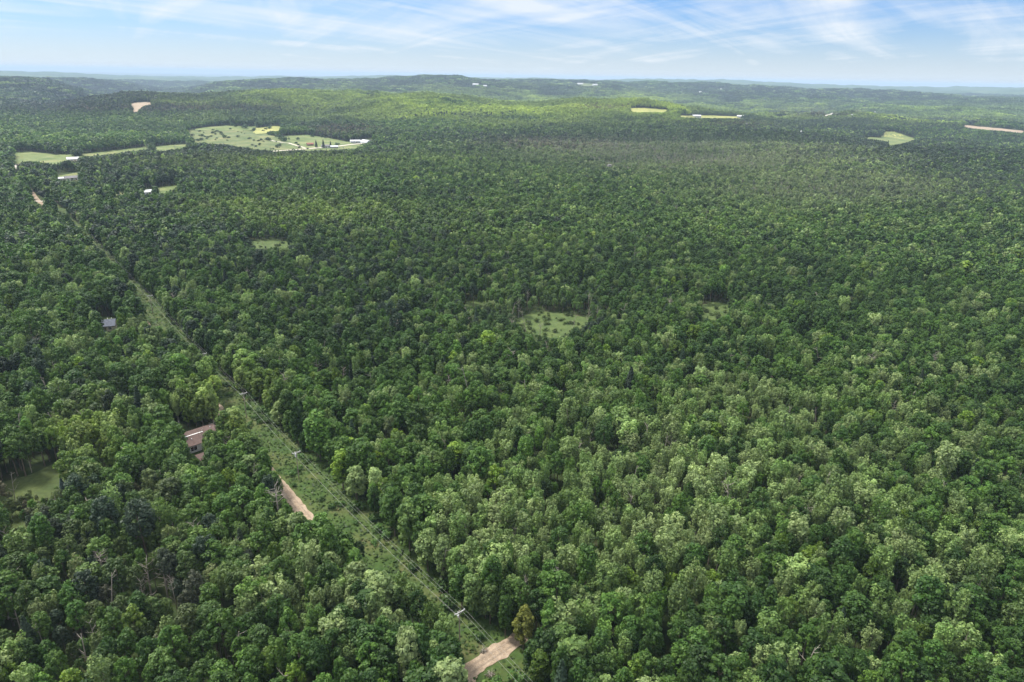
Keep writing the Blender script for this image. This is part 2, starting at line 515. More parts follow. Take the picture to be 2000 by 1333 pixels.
# ------------------------------------------------------------------ open places, as seen in the photograph (pixels of 2000 x 1333)
OPEN = {
    # name: (material, dilate towards camera, polygon)
    'corridor_upper': (None, [(265, 560), (288, 572), (335, 625), (318, 645), (298, 640), (275, 618), (268, 590)]),
    'corridor_mid': (None, [(466, 772), (492, 776), (575, 868), (650, 945), (705, 1005), (722, 1045), (690, 1030), (640, 1000), (585, 1003), (560, 985), (541, 945), (530, 905), (512, 872), (480, 800)]),
    'corridor_low': (None, [(798, 1122), (815, 1115), (905, 1215), (980, 1268), (990, 1292), (925, 1312), (890, 1290), (912, 1258), (855, 1175), (805, 1150)]),
    'corridor_end': (None, [(945, 1335), (985, 1290), (1042, 1335)]),
    'track': (None, [(918, 1300), (955, 1272), (990, 1264), (985, 1290), (945, 1313), (920, 1312)]),
    'house_yard': (None, [(340, 840), (362, 835), (401, 848), (402, 872), (397, 888), (384, 898), (372, 882), (352, 864), (341, 856)]),
    'lawn': (None, [(0, 950), (60, 932), (115, 905), (135, 925), (128, 955), (70, 972), (30, 982), (0, 982)]),
    'lawn.001': (None, [(0, 1012), (70, 1015), (60, 1030), (20, 1042), (0, 1040)]),
    'lawn.002': (None, [(185, 905), (200, 898), (205, 930), (190, 940)]),
    'clearing': ('clearing_grass', [(1362, 624), (1372, 596), (1400, 590), (1432, 598), (1424, 614), (1395, 625)]),
    'clearing.001': ('clearing_grass', [(1000, 628), (1030, 615), (1060, 609), (1100, 613), (1150, 622), (1155, 634), (1122, 645), (1085, 662), (1040, 652)]),
    'clearing.002': ('clearing_grass', [(478, 474), (520, 470), (580, 474), (560, 484), (500, 486)]),
    'clearing.003': ('clearing_grass', [(1335, 658), (1360, 655), (1362, 668), (1340, 668)]),
    'clearing.004': ('clearing_grass', [(910, 590), (960, 582), (940, 596), (905, 604)]),
    'field': ('hayfield', [(24, 299), (60, 297), (110, 303), (150, 302), (150, 309), (108, 322), (60, 316), (30, 320)]),
    'field.001': ('hayfield', [(290, 288), (330, 284), (366, 282), (368, 288), (320, 296), (292, 296)]),
    'field.014': ('hayfield', [(150, 301), (220, 295), (292, 286), (292, 292), (220, 302), (150, 309)]),
    'field.015': ('hayfield', [(372, 254), (440, 246), (500, 248), (495, 254), (470, 256), (420, 256)]),
    'field.002': ('dry_field', [(366, 262), (372, 254), (470, 252), (520, 262), (560, 275), (590, 290), (560, 297), (500, 293), (430, 282), (380, 280)]),
    'field.003': ('hayfield', [(535, 268), (600, 264), (640, 270), (690, 280), (712, 284), (690, 292), (600, 296), (545, 285)]),
    'field.004': ('ripe_field', [(495, 252), (540, 247), (552, 249), (545, 256), (500, 262)]),
    'field.005': ('ripe_field', [(1228, 213), (1260, 212), (1300, 215), (1310, 219), (1260, 220), (1235, 219)]),
    'field.006': ('ripe_field', [(1325, 227), (1370, 226), (1440, 228), (1450, 232), (1390, 232), (1330, 230)]),
    'field.007': ('hayfield', [(1662, 267), (1720, 270), (1728, 258), (1745, 258), (1770, 266), (1790, 272), (1770, 280), (1738, 286), (1730, 277), (1690, 272)]),
    'field.008': ('ripe_field', [(1726, 266), (1729, 258), (1748, 258), (1765, 266), (1786, 272), (1745, 270)]),
    'field.009': ('dry_field', [(1120, 164), (1150, 163), (1175, 168), (1140, 169)]),
    'field.010': ('dry_field', [(215, 378), (245, 372), (250, 378), (225, 384)]),
    'field.011': ('hayfield', [(300, 368), (345, 362), (352, 368), (330, 376), (308, 380)]),
    'field.012': ('hayfield', [(110, 345), (150, 338), (156, 345), (150, 352), (118, 354)]),
    'field.013': ('hayfield', [(170, 337), (210, 333), (205, 337), (172, 341)]),
    'sand_pit': ('sand', [(253, 205), (262, 202), (298, 201), (296, 205), (276, 210), (268, 219), (256, 220), (262, 211)]),
    'sand_pit.001': ('sand', [(1868, 246), (1890, 246), (1940, 251), (2000, 255), (2000, 261), (1950, 256), (1900, 252)]),
    'road_bit': (None, [(58, 378), (68, 378), (90, 392), (100, 392), (100, 396), (88, 397), (88, 408), (76, 402), (58, 391)]),
    'road_bit.001': (None, [(22, 324), (42, 321), (40, 326), (30, 333), (24, 330)]),
    'road_bit.002': (None, [(1595, 228), (1618, 224), (1632, 220), (1634, 224), (1615, 229)]),
    'farm_yard': (None, [(500, 299), (600, 294), (640, 290), (700, 285), (735, 273), (728, 270), (690, 276), (600, 283), (560, 293)]),
    'bare_patch': ('clearing_grass', [(194, 620), (222, 620), (240, 630), (228, 645), (200, 645), (190, 634)]),
    'bare_patch.001': (None, [(238, 622), (254, 622), (254, 636), (240, 636)]),
    'bare_patch.002': (None, [(272, 612), (290, 618), (300, 640), (286, 636)]),
    'bare_patch.003': (None, [(1490, 727), (1512, 727), (1514, 737), (1496, 738)]),
    'bare_patch.004': (None, [(128, 650), (146, 650), (146, 660), (130, 660)]),
    'house_gap': (None, [(276, 368), (300, 368), (300, 381), (278, 382)]),
    'house_gap.001': (None, [(108, 338), (156, 336), (156, 355), (110, 355)]),
    'house_gap.002': (None, [(134, 306), (154, 306), (154, 318), (136, 318)]),
    'shed_gap': (None, [(1180, 316), (1200, 316), (1200, 327), (1182, 327)]),
}
BUILT_XY = []
FAR_HOUSES = [  # px, py (base of the front wall), width m, depth m, wall h, roof, wall, turn
    (288, 380, 12, 8, 3.0, 'roof_white', 'wall_white', 0.35, 'small white house alone in the trees above the left wood'),
    (144, 352, 17, 9, 3.0, 'shingle_grey', 'wall_white', 0.15, 'long white house with a grey roof on a lawn at the left edge'),
    (121, 353, 8, 6, 2.6, 'roof_white', 'wall_white', 0.15, 'low white garage joined to the lawn left of the grey roofed house'),
    (143, 315, 16, 11, 3.4, 'roof_white', 'wall_cream', 0.1, 'white roofed shed at the end of the left hayfield'),
    (606, 285, 12, 9, 3.2, 'roof_red', 'wall_brown', 0.2, 'red roofed farm shed, leftmost of the farmstead in the fields'),
    (636, 289, 15, 9, 3.2, 'shingle_grey', 'wall_white', -0.1, 'grey roofed farmhouse among dark trees beside the farm road'),
    (653, 290, 14, 8, 3.0, 'roof_white', 'wall_grey', 0.0, 'pale roofed farm building at the right end of the farmhouse yard'),
    (694, 279, 20, 10, 3.0, 'roof_white', 'wall_white', 0.1, 'long low white building left of the arched white barn'),
    (1190, 326, 5, 4, 2.6, 'shingle_grey', 'wall_grey', 0.3, 'tiny grey shed standing alone in the middle of the far wood'),
    (930, 168, 46, 26, 8, 'roof_white', 'wall_white', 0.2, 'large white building high on the centre hill'),
    (946, 170, 30, 20, 6, 'roof_white', 'wall_white', 0.5, 'smaller white building right of the large one on the centre hill'),
    (1133, 166, 44, 26, 7, 'roof_white', 'wall_white', 0.1, 'white building near the far crest right of the centre hill'),
    (1162, 168, 36, 24, 7, 'roof_white', 'wall_white', 0.4, 'white building beside the pale far field on the crest'),
    (1360, 230, 26, 14, 5, 'roof_white', 'wall_white', 0.3, 'white barn in the left half of the bright yellow strip field'),
    (1446, 231, 24, 16, 6, 'roof_white', 'wall_grey', 0.0, 'white boxy barn at the right end of the bright strip field'),
    (1366, 182, 30, 18, 6, 'roof_white', 'wall_white', 0.2, 'white building on the blue slope below the right ridge'),
    (1410, 176, 30, 18, 6, 'roof_white', 'wall_white', 0.2, 'faint white building highest on the right ridge'),
    (1469, 216, 12, 10, 5, 'roof_white', 'wall_white', 0.0, 'single small white house left of the far hamlet'),
    (1552, 223, 20, 14, 5, 'roof_white', 'wall_white', 0.3, 'white house at the left of the far hamlet pair'),
    (1559, 224, 18, 12, 5, 'roof_white', 'wall_grey', -0.2, 'white house at the right of the far hamlet pair'),
    (1661, 228, 18, 12, 5, 'roof_white', 'wall_white', 0.2, 'white house right of the pale far road'),
    (1712, 222, 26, 12, 5, 'roof_white', 'wall_white', 0.1, 'long white house on the slope right of the far hamlet'),
    (1458, 245, 16, 10, 4, 'shingle_grey', 'wall_grey', 0.1, 'low grey building in the dark wood below the strip field'),
    (1564, 260, 12, 8, 4, 'roof_white', 'wall_grey', 0.2, 'small pale building deep in the right wood'),
]


def inpoly(px, py, poly):
    p = np.array(poly, float)
    out = np.zeros(px.shape, bool)
    bb = (px >= p[:, 0].min()) & (px <= p[:, 0].max()) & (py >= p[:, 1].min()) & (py <= p[:, 1].max())
    x, y = px[bb], py[bb]
    c = np.zeros(x.shape, bool)
    for (x1, y1), (x2, y2) in zip(p, np.roll(p, -1, 0)):
        if y1 == y2: continue
        c ^= ((y1 > y) != (y2 > y)) & (x < (x2 - x1) * (y - y1) / (y2 - y1) + x1)
    out[bb] = c
    return out


def inworld(x, y, poly): return inpoly(x, y, poly)


POLYS = [v[1] for v in OPEN.values()]
for hx_, hy_, *_rest in FAR_HOUSES[9:]:
    POLYS.append([(hx_ - 4, hy_ - 3), (hx_ + 4, hy_ - 3), (hx_ + 4, hy_ + 0.5), (hx_ - 4, hy_ + 0.5)])
SHEET_LABEL = {'lawn': 'shaded lawn in the wood at the left edge', 'clearing': 'grassy clearing in the wood', 'field': 'open field among the far woods',
               'sand_pit': 'bare sand pit in the far woods', 'bare_patch': 'grassy yard round the slate roofed house'}
CLEAR_WORLD = []


def sheet(name, m, poly, lift):
    pts = []
    n = len(poly)
    cx, cy = np.mean([p[0] for p in poly]), np.mean([p[1] for p in poly])
    for (x1, y1), (x2, y2) in zip(poly, poly[1:] + poly[:1]):
        for k in range(4):
            t = k / 4
            x, y = x1 + (x2 - x1) * t, y1 + (y2 - y1) * t
            y += 1.5 if y > cy else 0.0
            if cy < 330 and k:
                x, y = x + RNG.normal() * 2.2, y + RNG.normal() * 0.45
            pts.append(at(x, y)[:2])
    pts = np.array(pts)
    CLEAR_WORLD.append(pts)
    lo, hi = pts.min(0), pts.max(0)
    # smooth outline: radial grid from the centre out to the outline (concave outlines are handled by bmesh triangle fill)
    bm = bmesh.new()
    vs = [bm.verts.new((p[0], p[1], 0)) for p in pts]
    es = [bm.edges.new((vs[i], vs[(i + 1) % len(vs)])) for i in range(len(vs))]
    bmesh.ops.triangle_fill(bm, edges=es, use_beauty=True, use_dissolve=False)
    for _ in range(3):
        bmesh.ops.subdivide_edges(bm, edges=bm.edges[:], cuts=1, use_grid_fill=True)
    bmesh.ops.triangulate(bm, faces=bm.faces[:])
    xy = np.array([v.co[:2] for v in bm.verts])
    z = ground(xy[:, 0], xy[:, 1]) + lift
    for v, zz in zip(bm.verts, z): v.co.z = zz
    for f in bm.faces:
        f.normal_update()
        if f.normal.z < 0: f.normal_flip()
    me = bpy.data.meshes.new(name)
    bm.to_mesh(me)
    bm.free()
    me.materials.append(MATS[m])
    return struct(name, me, SHEET_LABEL.get(name.split('.')[0]))


for nm, (m_, poly) in OPEN.items():
    if m_:
        cyy = np.mean([p[1] for p in poly])
        sheet(nm.split('.')[0], m_, poly, 0.06 if cyy > 500 else (0.25 if cyy > 260 else 0.9))


def strip(name, m, centre, width, lift, label, wob=0.0):
    """a road: a ribbon along world points, following the ground"""
    c = np.array(centre, float)
    seg = np.concatenate([[0], np.cumsum(np.hypot(*np.diff(c, axis=0).T))])
    n = int(max(8, seg[-1] / max(0.7, width * 0.18)))
    t = np.linspace(0, seg[-1], n)
    x, y = np.interp(t, seg, c[:, 0]), np.interp(t, seg, c[:, 1])
    dx, dy = np.gradient(x), np.gradient(y)
    L = np.hypot(dx, dy)
    nx, ny = dy / L, -dx / L
    offs = np.array([-0.5, -0.22, 0.0, 0.22, 0.5])
    X, Y = [], []
    for k, o_ in enumerate(offs):
        ww = width * o_ + (wob * fbm(t, t * 0 + k * 31.7, width * 1.3, 3, 3) if abs(o_) == 0.5 else 0)
        X.append(x + nx * ww); Y.append(y + ny * ww)
    X, Y = np.array(X).T, np.array(Y).T
    Z = ground(X, Y) + lift
    q = [[i * 5 + k, i * 5 + k + 1, (i + 1) * 5 + k + 1, (i + 1) * 5 + k] for i in range(n - 1) for k in range(4)]
    me = quad_mesh(name, np.stack([X, Y, Z], -1).reshape(-1, 3), np.array(q)[:, ::-1], [MATS[m]], smooth=True)
    return struct(name, me, label)


sheet('lawn', 'lawn', [(-60, 960), (60, 928), (115, 902), (180, 888), (215, 900), (205, 950), (120, 1040), (60, 1062), (-60, 1075)], 0.05)
S0, S1 = POLE_S[0] - 70, POLE_S[-1] + 420
cor = np.array([line_pt(s, 0.5) for s in np.linspace(S0, S1, 60)])
strip('corridor', 'meadow', cor, 22, 0.03, 'grassy strip kept open under the power line', 3.0)
ROAD_D = -6.5
strip('dirt_road', 'sand', [line_pt(s, ROAD_D + 0.6 * math.sin(s * 0.02)) for s in np.linspace(S0 + 40, S1 + 320, 90)], 3.9, 0.10,
      'sandy dirt road along the power line, mostly hidden by trees', 0.9)
tr = [at(*p)[:2] for p in ((1022, 1240), (1000, 1256), (985, 1267), (955, 1286), (928, 1303), (915, 1316), (912, 1340))]
strip('dirt_track', 'sand', tr, 4.2, 0.14, 'short sandy track crossing the grass under the power line', 1.3)
for sgn in (-0.75, 0.75):
    strip('wheel_rut', 'sand_rut', [line_pt(s, ROAD_D + 0.6 * math.sin(s * 0.02) + sgn) for s in np.linspace(S0 + 40, S1 + 320, 90)], 0.5, 0.13, 'darker wheel rut along the dirt road', 0.15)
    q_ = np.array(tr)
    n_ = np.gradient(q_, axis=0)
    n_ = np.stack([n_[:, 1], -n_[:, 0]], 1) / np.hypot(*n_.T)[:, None]
    strip('wheel_rut', 'sand_rut', q_ + n_ * sgn, 0.5, 0.18, 'darker wheel rut in the sandy track', 0.15)
x0 = at(78, 394)[:2]
strip('side_track', 'gravel_pale', [x0 + np.array([-40, -6]), x0, x0 + np.array([50, 2]), x0 + np.array([80, 6])], 5.0, 0.3, 'pale side track meeting the dirt road at the left edge')
strip('farm_road', 'gravel_pale', [at(*p)[:2] for p in ((470, 301), (505, 298), (560, 294.5), (600, 291.5), (640, 288.5), (680, 284), (712, 281), (745, 279))], 9.0, 0.6, 'pale gravel farm road along the far fields')
strip('farm_track', 'gravel_pale', [at(*p)[:2] for p in ((524, 274), (545, 278), (575, 284), (596, 290))], 5.0, 0.6, 'faint track across the dry field')
strip('bend_road', 'gravel_pale', [at(*p)[:2] for p in ((42, 322.5), (30, 323.5), (25, 327), (29, 332))], 8.0, 0.4, 'pale bend of road left of the hayfield')
strip('far_road', 'gravel_pale', [at(*p)[:2] for p in ((1596, 227), (1615, 226), (1624, 223), (1632, 220.5))], 22.0, 1.2, 'pale far road beside the hamlet')


# ------------------------------------------------------------------ tree shapes
def cards(cent, nrm, size, rng, aspect=1.0):
    """square leaf sprays: centres, outward normals, sizes -> vertices"""
    n = len(cent)
    nrm = nrm / np.linalg.norm(nrm, axis=1, keepdims=True)
    a = np.cross(nrm, rng.normal(size=(n, 3)))
    a /= np.linalg.norm(a, axis=1, keepdims=True)
    b = np.cross(nrm, a)
    s = size[:, None] * 0.5
    k = rng.uniform(0.55, 1.0, (n, 1)) * aspect
    v = np.stack([cent - a * s - b * s * k, cent + a * s * 0.8 - b * s * k * 1.1, cent + a * s * 1.1 + b * s * k * 0.8, cent - a * s * 0.7 + b * s * k], 1)
    return v.reshape(-1, 3)


def lobes_to_cards(L, per, size, rng, jit=0.55, up=0.25):
    """L: rows of x,y,z, rx,ry,rz; leaf sprays on each lobe's skin"""
    C, N, F = [], [], []
    for row in L:
        n = max(3, int(per * rng.uniform(0.8, 1.2)))
        d = rng.normal(size=(n, 3))
        d[:, 2] += 0.35
        d /= np.linalg.norm(d, axis=1, keepdims=True)
        rad = rng.uniform(0.72, 1.05, (n, 1))
        C.append(row[:3] + d * row[3:6] * rad)
        nn = d / row[3:6] * row[3:6].mean() + rng.normal(size=(n, 3)) * jit
        nn[:, 2] += up
        N.append(nn)
        F.append(np.clip(rng.uniform(0.15, 0.85) + rng.normal(size=n) * 0.22, 0, 1))
    C, N, F = np.concatenate(C), np.concatenate(N), np.concatenate(F)
    return cards(C, N, size * rng.uniform(0.7, 1.35, len(C)), rng), F


def round_lobes(rng, H, a, n, r0, r1, base=0.38):
    """broad dome crown: lobes over the skin of an ellipsoid, a few inside"""
    cz, c = H * (base + 1) / 2 - 0.2, H * (1 - base) / 2
    L = []
    for k in range(n):
        t = (k + 0.5) / n
        z = 1 - 1.62 * t
        ph = k * 2.39996 + rng.normal() * 0.35
        q = math.sqrt(max(0.0, 1 - z * z))
        r = rng.uniform(r0, r1) * (1.0 if z > -0.2 else 0.85)
        k_ = rng.uniform(0.62, 0.93)
        L.append((a * q * k_ * math.cos(ph), a * q * k_ * math.sin(ph), cz + c * z * rng.uniform(0.78, 0.98), r, r, r * rng.uniform(0.85, 1.15)))
    return np.array(L)


def plume_lobes(rng, H, a, n, base=0.35):
    """narrower crown of upright plumes"""
    L = []
    for k in range(n):
        t = (k + 0.5) / n
        z = base + (0.93 - base) * (1 - t ** 1.15)
        prof = math.sin(math.pi * min(1, (1.04 - z) / (1.04 - base)) ** 0.75)
        ph = k * 2.39996 + rng.normal() * 0.4
        rr = a * (0.25 + 0.75 * prof) * rng.uniform(0.45, 0.95)
        r = rng.uniform(0.62, 1.0)
        L.append((rr * math.cos(ph), rr * math.sin(ph), z * H, r, r, r * rng.uniform(1.2, 1.9)))
    return np.array(L)


def trunk_geo(rng, H, r, limbs, spread):
    mb = MB()
    lean = rng.normal(size=2) * 0.03 * H
    P = lambda t: (lean[0] * t * t, lean[1] * t * t, H * t)
    mb.tube([(0, 0, -0.6), P(0.03), P(0.3), P(0.6), P(0.86)], [r * 1.5, r * 1.05, r * 0.85, r * 0.55, r * 0.15], 6, False)
    for k in range(limbs):
        t = rng.uniform(0.34, 0.72)
        b = Vector(P(t))
        a = rng.uniform(0, 2 * math.pi)
        d = Vector((math.cos(a), math.sin(a), 0))
        L = spread * rng.uniform(0.5, 0.85)
        mb.tube([b, b + d * L * 0.5 + Vector((0, 0, L * 0.45)), b + d * L + Vector((0, 0, L * 1.0))], [r * 0.4, r * 0.28, r * 0.08], 4, False)
    return mb


def dead_geo(rng, H, r, broken):
    mb = MB()
    lean = rng.normal(size=2) * (0.05 if not broken else 0.12) * H
    P = lambda t: (lean[0] * t, lean[1] * t, H * t)
    mb.tube([(0, 0, -0.6), P(0.25), P(0.6), P(1.0)], [r * 1.3, r, r * 0.75, r * (0.5 if broken else 0.12)], 6)
    br = MB()
    for k in range(5 if broken else 15):
        t = rng.uniform(0.35, 0.97)
        b = Vector(P(t))
        a = rng.uniform(0, 2 * math.pi)
        d = Vector((math.cos(a), math.sin(a), 0))
        L = H * 0.24 * (1.1 - t * 0.6) * rng.uniform(0.6, 1.2)
        up = rng.uniform(0.3, 1.1)
        e1, e2 = b + d * L * 0.5 + Vector((0, 0, L * 0.4 * up)), b + d * L + Vector((0, 0, L * up))
        br.tube([b, e1, e2], [r * 0.42, r * 0.3, r * 0.10], 4, False)
        s = Vector((d.y, -d.x, 0)) * rng.choice([-1, 1])
        br.tube([e1, e1 + (d * 0.4 + s * 0.5 + Vector((0, 0, 0.5))) * L * 0.5], [r * 0.24, r * 0.08], 4, False)
    return mb, br


def spruce_cards(rng, H, a, n, size):
    t = rng.uniform(0, 1, n) ** 0.8
    z = H * (0.97 - 0.85 * t)
    ph = rng.uniform(0, 2 * math.pi, n)
    tier = 0.72 + 0.28 * np.abs(np.sin(z * 2.6 + rng.normal(size=n) * 0.25))
    r = a * (t ** 0.85) * tier * rng.uniform(0.75, 1.05, n) + 0.05
    c = np.stack([r * np.cos(ph), r * np.sin(ph), z], 1)
    nn = np.stack([np.cos(ph) * 0.8, np.sin(ph) * 0.8, np.full(n, 0.75)], 1) + rng.normal(size=(n, 3)) * 0.35
    return cards(c, nn, size * rng.uniform(0.7, 1.3, n), rng), rng.uniform(0.2, 0.8, n)


PROTO = bpy.data.collections.new('tree_sources')      # never linked: only read by the forest objects
CROWNS, TRUNKS, BRANCHES = {}, {}, {}


def crown_mesh(name, vf, m):
    v, f = vf
    return quad_mesh(name, v, np.arange(len(v)).reshape(-1, 4), [m], leaf=f)


def joined(name, crown, trunk_mb, bark, leafmat):
    """crown and trunk in one mesh, for the thousands in the forest objects"""
    v, f = crown
    tv, tq = np.array(trunk_mb.v), np.array([q if len(q) == 4 else (list(q) + [q[-1]])[:4] for q in trunk_mb.f if len(q) == 4])
    V = np.concatenate([v, tv])
    Q = np.concatenate([np.arange(len(v)).reshape(-1, 4), tq + len(v)])
    mi = np.concatenate([np.zeros(len(v) // 4), np.ones(len(tq))])
    lf = np.concatenate([f, np.full(len(tq), 0.5)])
    me = quad_mesh(name, V, Q, [leafmat, MATS[bark]], mi, lf)
    o = bpy.data.objects.new(name, me)
    PROTO.objects.link(o)
    return o


INDEX = {}            # (kind, lod) -> list of source numbers


def reg(kind, lod, name_order):
    INDEX.setdefault((kind, lod), []).append(name_order)


_cnt = 0


def src(kind, lod, crown, tmb, bark, leafmat=None):
    global _cnt
    joined('s%03d_%s' % (_cnt, kind), crown, tmb, bark, leafmat or LEAF)
    reg(kind, lod, _cnt)
    _cnt += 1


NVAR = 10
for k in range(NVAR):
    rng = np.random.default_rng(100 + k)
    H = 15.0
    a = rng.uniform(2.0, 2.75)
    # broadleaf
    L = round_lobes(rng, H, a, int(rng.integers(26, 34)), 0.62, 1.05, rng.uniform(0.30, 0.46))
    cr, tk = lobes_to_cards(L, 66, 0.36, rng, 0.42), trunk_geo(rng, H, 0.19, 5, a * 0.8)
    CROWNS.setdefault('broadleaf', []).append(crown_mesh('broadleaf_crown', cr, LEAF))
    TRUNKS.setdefault('broadleaf', []).append(tk.mesh('broadleaf_trunk', 'bark_brown'))
    src('broadleaf', 0, cr, tk, 'bark_brown')
    # poplar
    H = 15.0
    a = rng.uniform(1.8, 2.4)
    L = plume_lobes(rng, H, a, int(rng.integers(26, 36)), rng.uniform(0.30, 0.42))
    cr, tk = lobes_to_cards(L, 56, 0.35, rng, 0.70, 0.45), trunk_geo(rng, H, 0.15, 5, a * 0.8)
    CROWNS.setdefault('poplar', []).append(crown_mesh('poplar_crown', cr, LEAF))
    TRUNKS.setdefault('poplar', []).append(tk.mesh('poplar_trunk', 'bark_pale'))
    src('poplar', 0, cr, tk, 'bark_pale')
for k in range(5):
    rng = np.random.default_rng(200 + k)
    H = 15.0
    cr, tk = spruce_cards(rng, H, rng.uniform(2.0, 2.7), 950, 0.62), trunk_geo(rng, H, 0.17, 0, 1)
    CROWNS.setdefault('conifer', []).append(crown_mesh('conifer_crown', cr, NEEDLE))
    TRUNKS.setdefault('conifer', []).append(tk.mesh('conifer_trunk', 'bark_brown'))
    src('conifer', 0, cr, tk, 'bark_brown', NEEDLE)
    H = rng.uniform(9, 14)
    tmb, bmb = dead_geo(rng, H, 0.18 if k < 3 else 0.15, k >= 3)
    TRUNKS.setdefault('dead', []).append(tmb.mesh('dead_trunk', 'bark_dead'))
    BRANCHES.setdefault('dead', []).append(bmb.mesh('dead_branches', 'bark_dead'))
    both = MB()
    both.v, both.f = tmb.v + bmb.v, tmb.f + [tuple(i + len(tmb.v) for i in q) for q in bmb.f]
    src('dead', 0, cards(np.array([[0, 0, 1.0]]), np.array([[0, 0, 1.0]]), np.array([0.2]), rng).reshape(-1, 3) if False else (cards(np.array([[0, 0, 0.5]]), np.array([[0, 0, 1.0]]), np.array([0.05]), rng), np.array([0.5])), both, 'bark_dead')
    # bush
    L = np.array([(rng.normal() * 0.5, rng.normal() * 0.5, rng.uniform(0.5, 1.5), *(rng.uniform(0.5, 0.8),) * 3) for _ in range(9)])
    cr = lobes_to_cards(L, 34, 0.30, rng)
    tk = MB().tube([(0, 0, -0.3), (0.05, 0, 0.6), (0.1, 0.05, 1.2)], [0.07, 0.05, 0.02], 5, False)
    CROWNS.setdefault('bush', []).append(crown_mesh('bush_crown', cr, LEAF))
    TRUNKS.setdefault('bush', []).append(tk.mesh('bush_stem', 'bark_brown'))
    src('bush', 0, cr, tk, 'bark_brown')
for k in range(4):
    rng = np.random.default_rng(250 + k)
    H, a = 15.0, rng.uniform(2.4, 3.0)
    L = round_lobes(rng, H, a, 42, 0.75, 1.2, 0.06)
    cr, tk = lobes_to_cards(L, 80, 0.42, rng, 0.40), trunk_geo(rng, H, 0.19, 5, a * 0.8)
    CROWNS.setdefault('edge', []).append(crown_mesh('edge_crown', cr, LEAF))
    TRUNKS.setdefault('edge', []).append(tk.mesh('edge_trunk', 'bark_brown'))
    src('edge', 0, cr, tk, 'bark_brown')
# lighter meshes for trees farther away
for k in range(6):
    rng = np.random.default_rng(300 + k)
    H = 15.0
    a = rng.uniform(2.3, 2.9)
    tk = MB().tube([(0, 0, -1), (0, 0, H * 0.8)], [0.22, 0.08], 4, False)
    src('broadleaf', 1, lobes_to_cards(round_lobes(rng, H, a, 17, 0.95, 1.5, 0.35), 22, 0.92, rng, 0.40, 0.35), tk, 'bark_brown')
    src('broadleaf', 2, lobes_to_cards(round_lobes(rng, H, a, 9, 1.3, 1.9, 0.35), 13, 1.5, rng, 0.40, 0.40), tk, 'bark_brown')
    a = rng.uniform(2.4, 3.0)
    src('poplar', 1, lobes_to_cards(plume_lobes(rng, H, a, 16), 14, 0.95, rng, 0.75, 0.45), tk, 'bark_pale')
    src('poplar', 2, lobes_to_cards(plume_lobes(rng, H, a, 7), 8, 1.7, rng, 0.75, 0.45), tk, 'bark_pale')
    src('conifer', 1, spruce_cards(rng, H, 2.3, 200, 1.2), tk, 'bark_brown', NEEDLE)
    src('conifer', 2, spruce_cards(rng, H, 2.4, 50, 2.2), tk, 'bark_brown', NEEDLE)
# far stands: about thirty metres of canopy each
for k in range(6):
    rng = np.random.default_rng(400 + k)
    L = []
    for i in range(36):
        x, y = rng.uniform(-19, 19, 2)
        hh = rng.uniform(10, 17)
        L.append((x, y, hh - 4, rng.uniform(2.8, 4.2), rng.uniform(2.8, 4.2), rng.uniform(3.2, 4.5)))
    tk = MB().tube([(0, 0, -1), (0, 0, 9)], [0.3, 0.1], 3, False)
    src('stand', 0, lobes_to_cards(np.array(L), 9, 4.0, rng, 0.4, 0.3), tk, 'bark_brown')

# ------------------------------------------------------------------ where trees stand
def scatter(r0, r1, azlim, sp, seed):
    """jittered grid of points in the sector of the view"""
    rng = np.random.default_rng(seed)
    xm = r1 * math.sin(azlim)
    nx, ny = int(2 * xm / sp), int(r1 / sp)
    X, Y = np.meshgrid(np.arange(nx), np.arange(ny))
    X = (X + 0.5 * (Y % 2) + rng.uniform(-0.42, 0.42, X.shape)) * sp - xm
    Y = (Y + rng.uniform(-0.42, 0.42, Y.shape)) * sp
    X, Y = X.ravel(), Y.ravel()
    r, az = np.hypot(X, Y), np.arctan2(X, Y)
    k = (r >= r0) & (r < r1) & (np.abs(az) < azlim)
    return X[k], Y[k]


def bumps(px, py, rows):
    s = 0
    for cx, cy, rx, ry, a in rows:
        s = s + a * np.exp(-((px - cx) / rx) ** 2 - ((py - cy) / ry) ** 2)
    return s


PALE = [(1150, 1000, 240, 170, .75), (1500, 950, 280, 130, .55), (1250, 1200, 220, 130, .45), (1800, 1000, 200, 200, .45), (660, 1230, 170, 110, .65), (1350, 830, 240, 80, .5),
        (1350, 310, 330, 45, .55), (1600, 385, 260, 45, .5), (900, 1130, 110, 100, .75), (250, 700, 200, 60, .25), (1700, 1250, 260, 120, .3), (650, 1080, 60, 40, .2), (1850, 480, 250, 60, .3)]
BRIGHT_AND_SUN = [(475, 850, 80, 70, .38), (430, 790, 60, 40, .25), (880, 206, 360, 26, 1.1), (1190, 208, 150, 20, 1.4), (1050, 222, 430, 20, .6), (650, 195, 220, 18, .6), (1450, 213, 200, 12, .9), (1600, 240, 260, 10, .7), (1850, 236, 160, 8, .6), (350, 205, 60, 6, .4),
          (590, 440, 160, 25, .45), (420, 425, 60, 12, .5), (330, 240, 120, 10, .5), (1040, 250, 130, 8, .8), (720, 240, 160, 8, .6), (180, 900, 60, 60, .4), (1900, 215, 200, 14, .3), (1130, 480, 300, 60, .2), (560, 330, 300, 20, .3)]  # hill rows paint sun patches into the leaf colour; others are lighter leaves
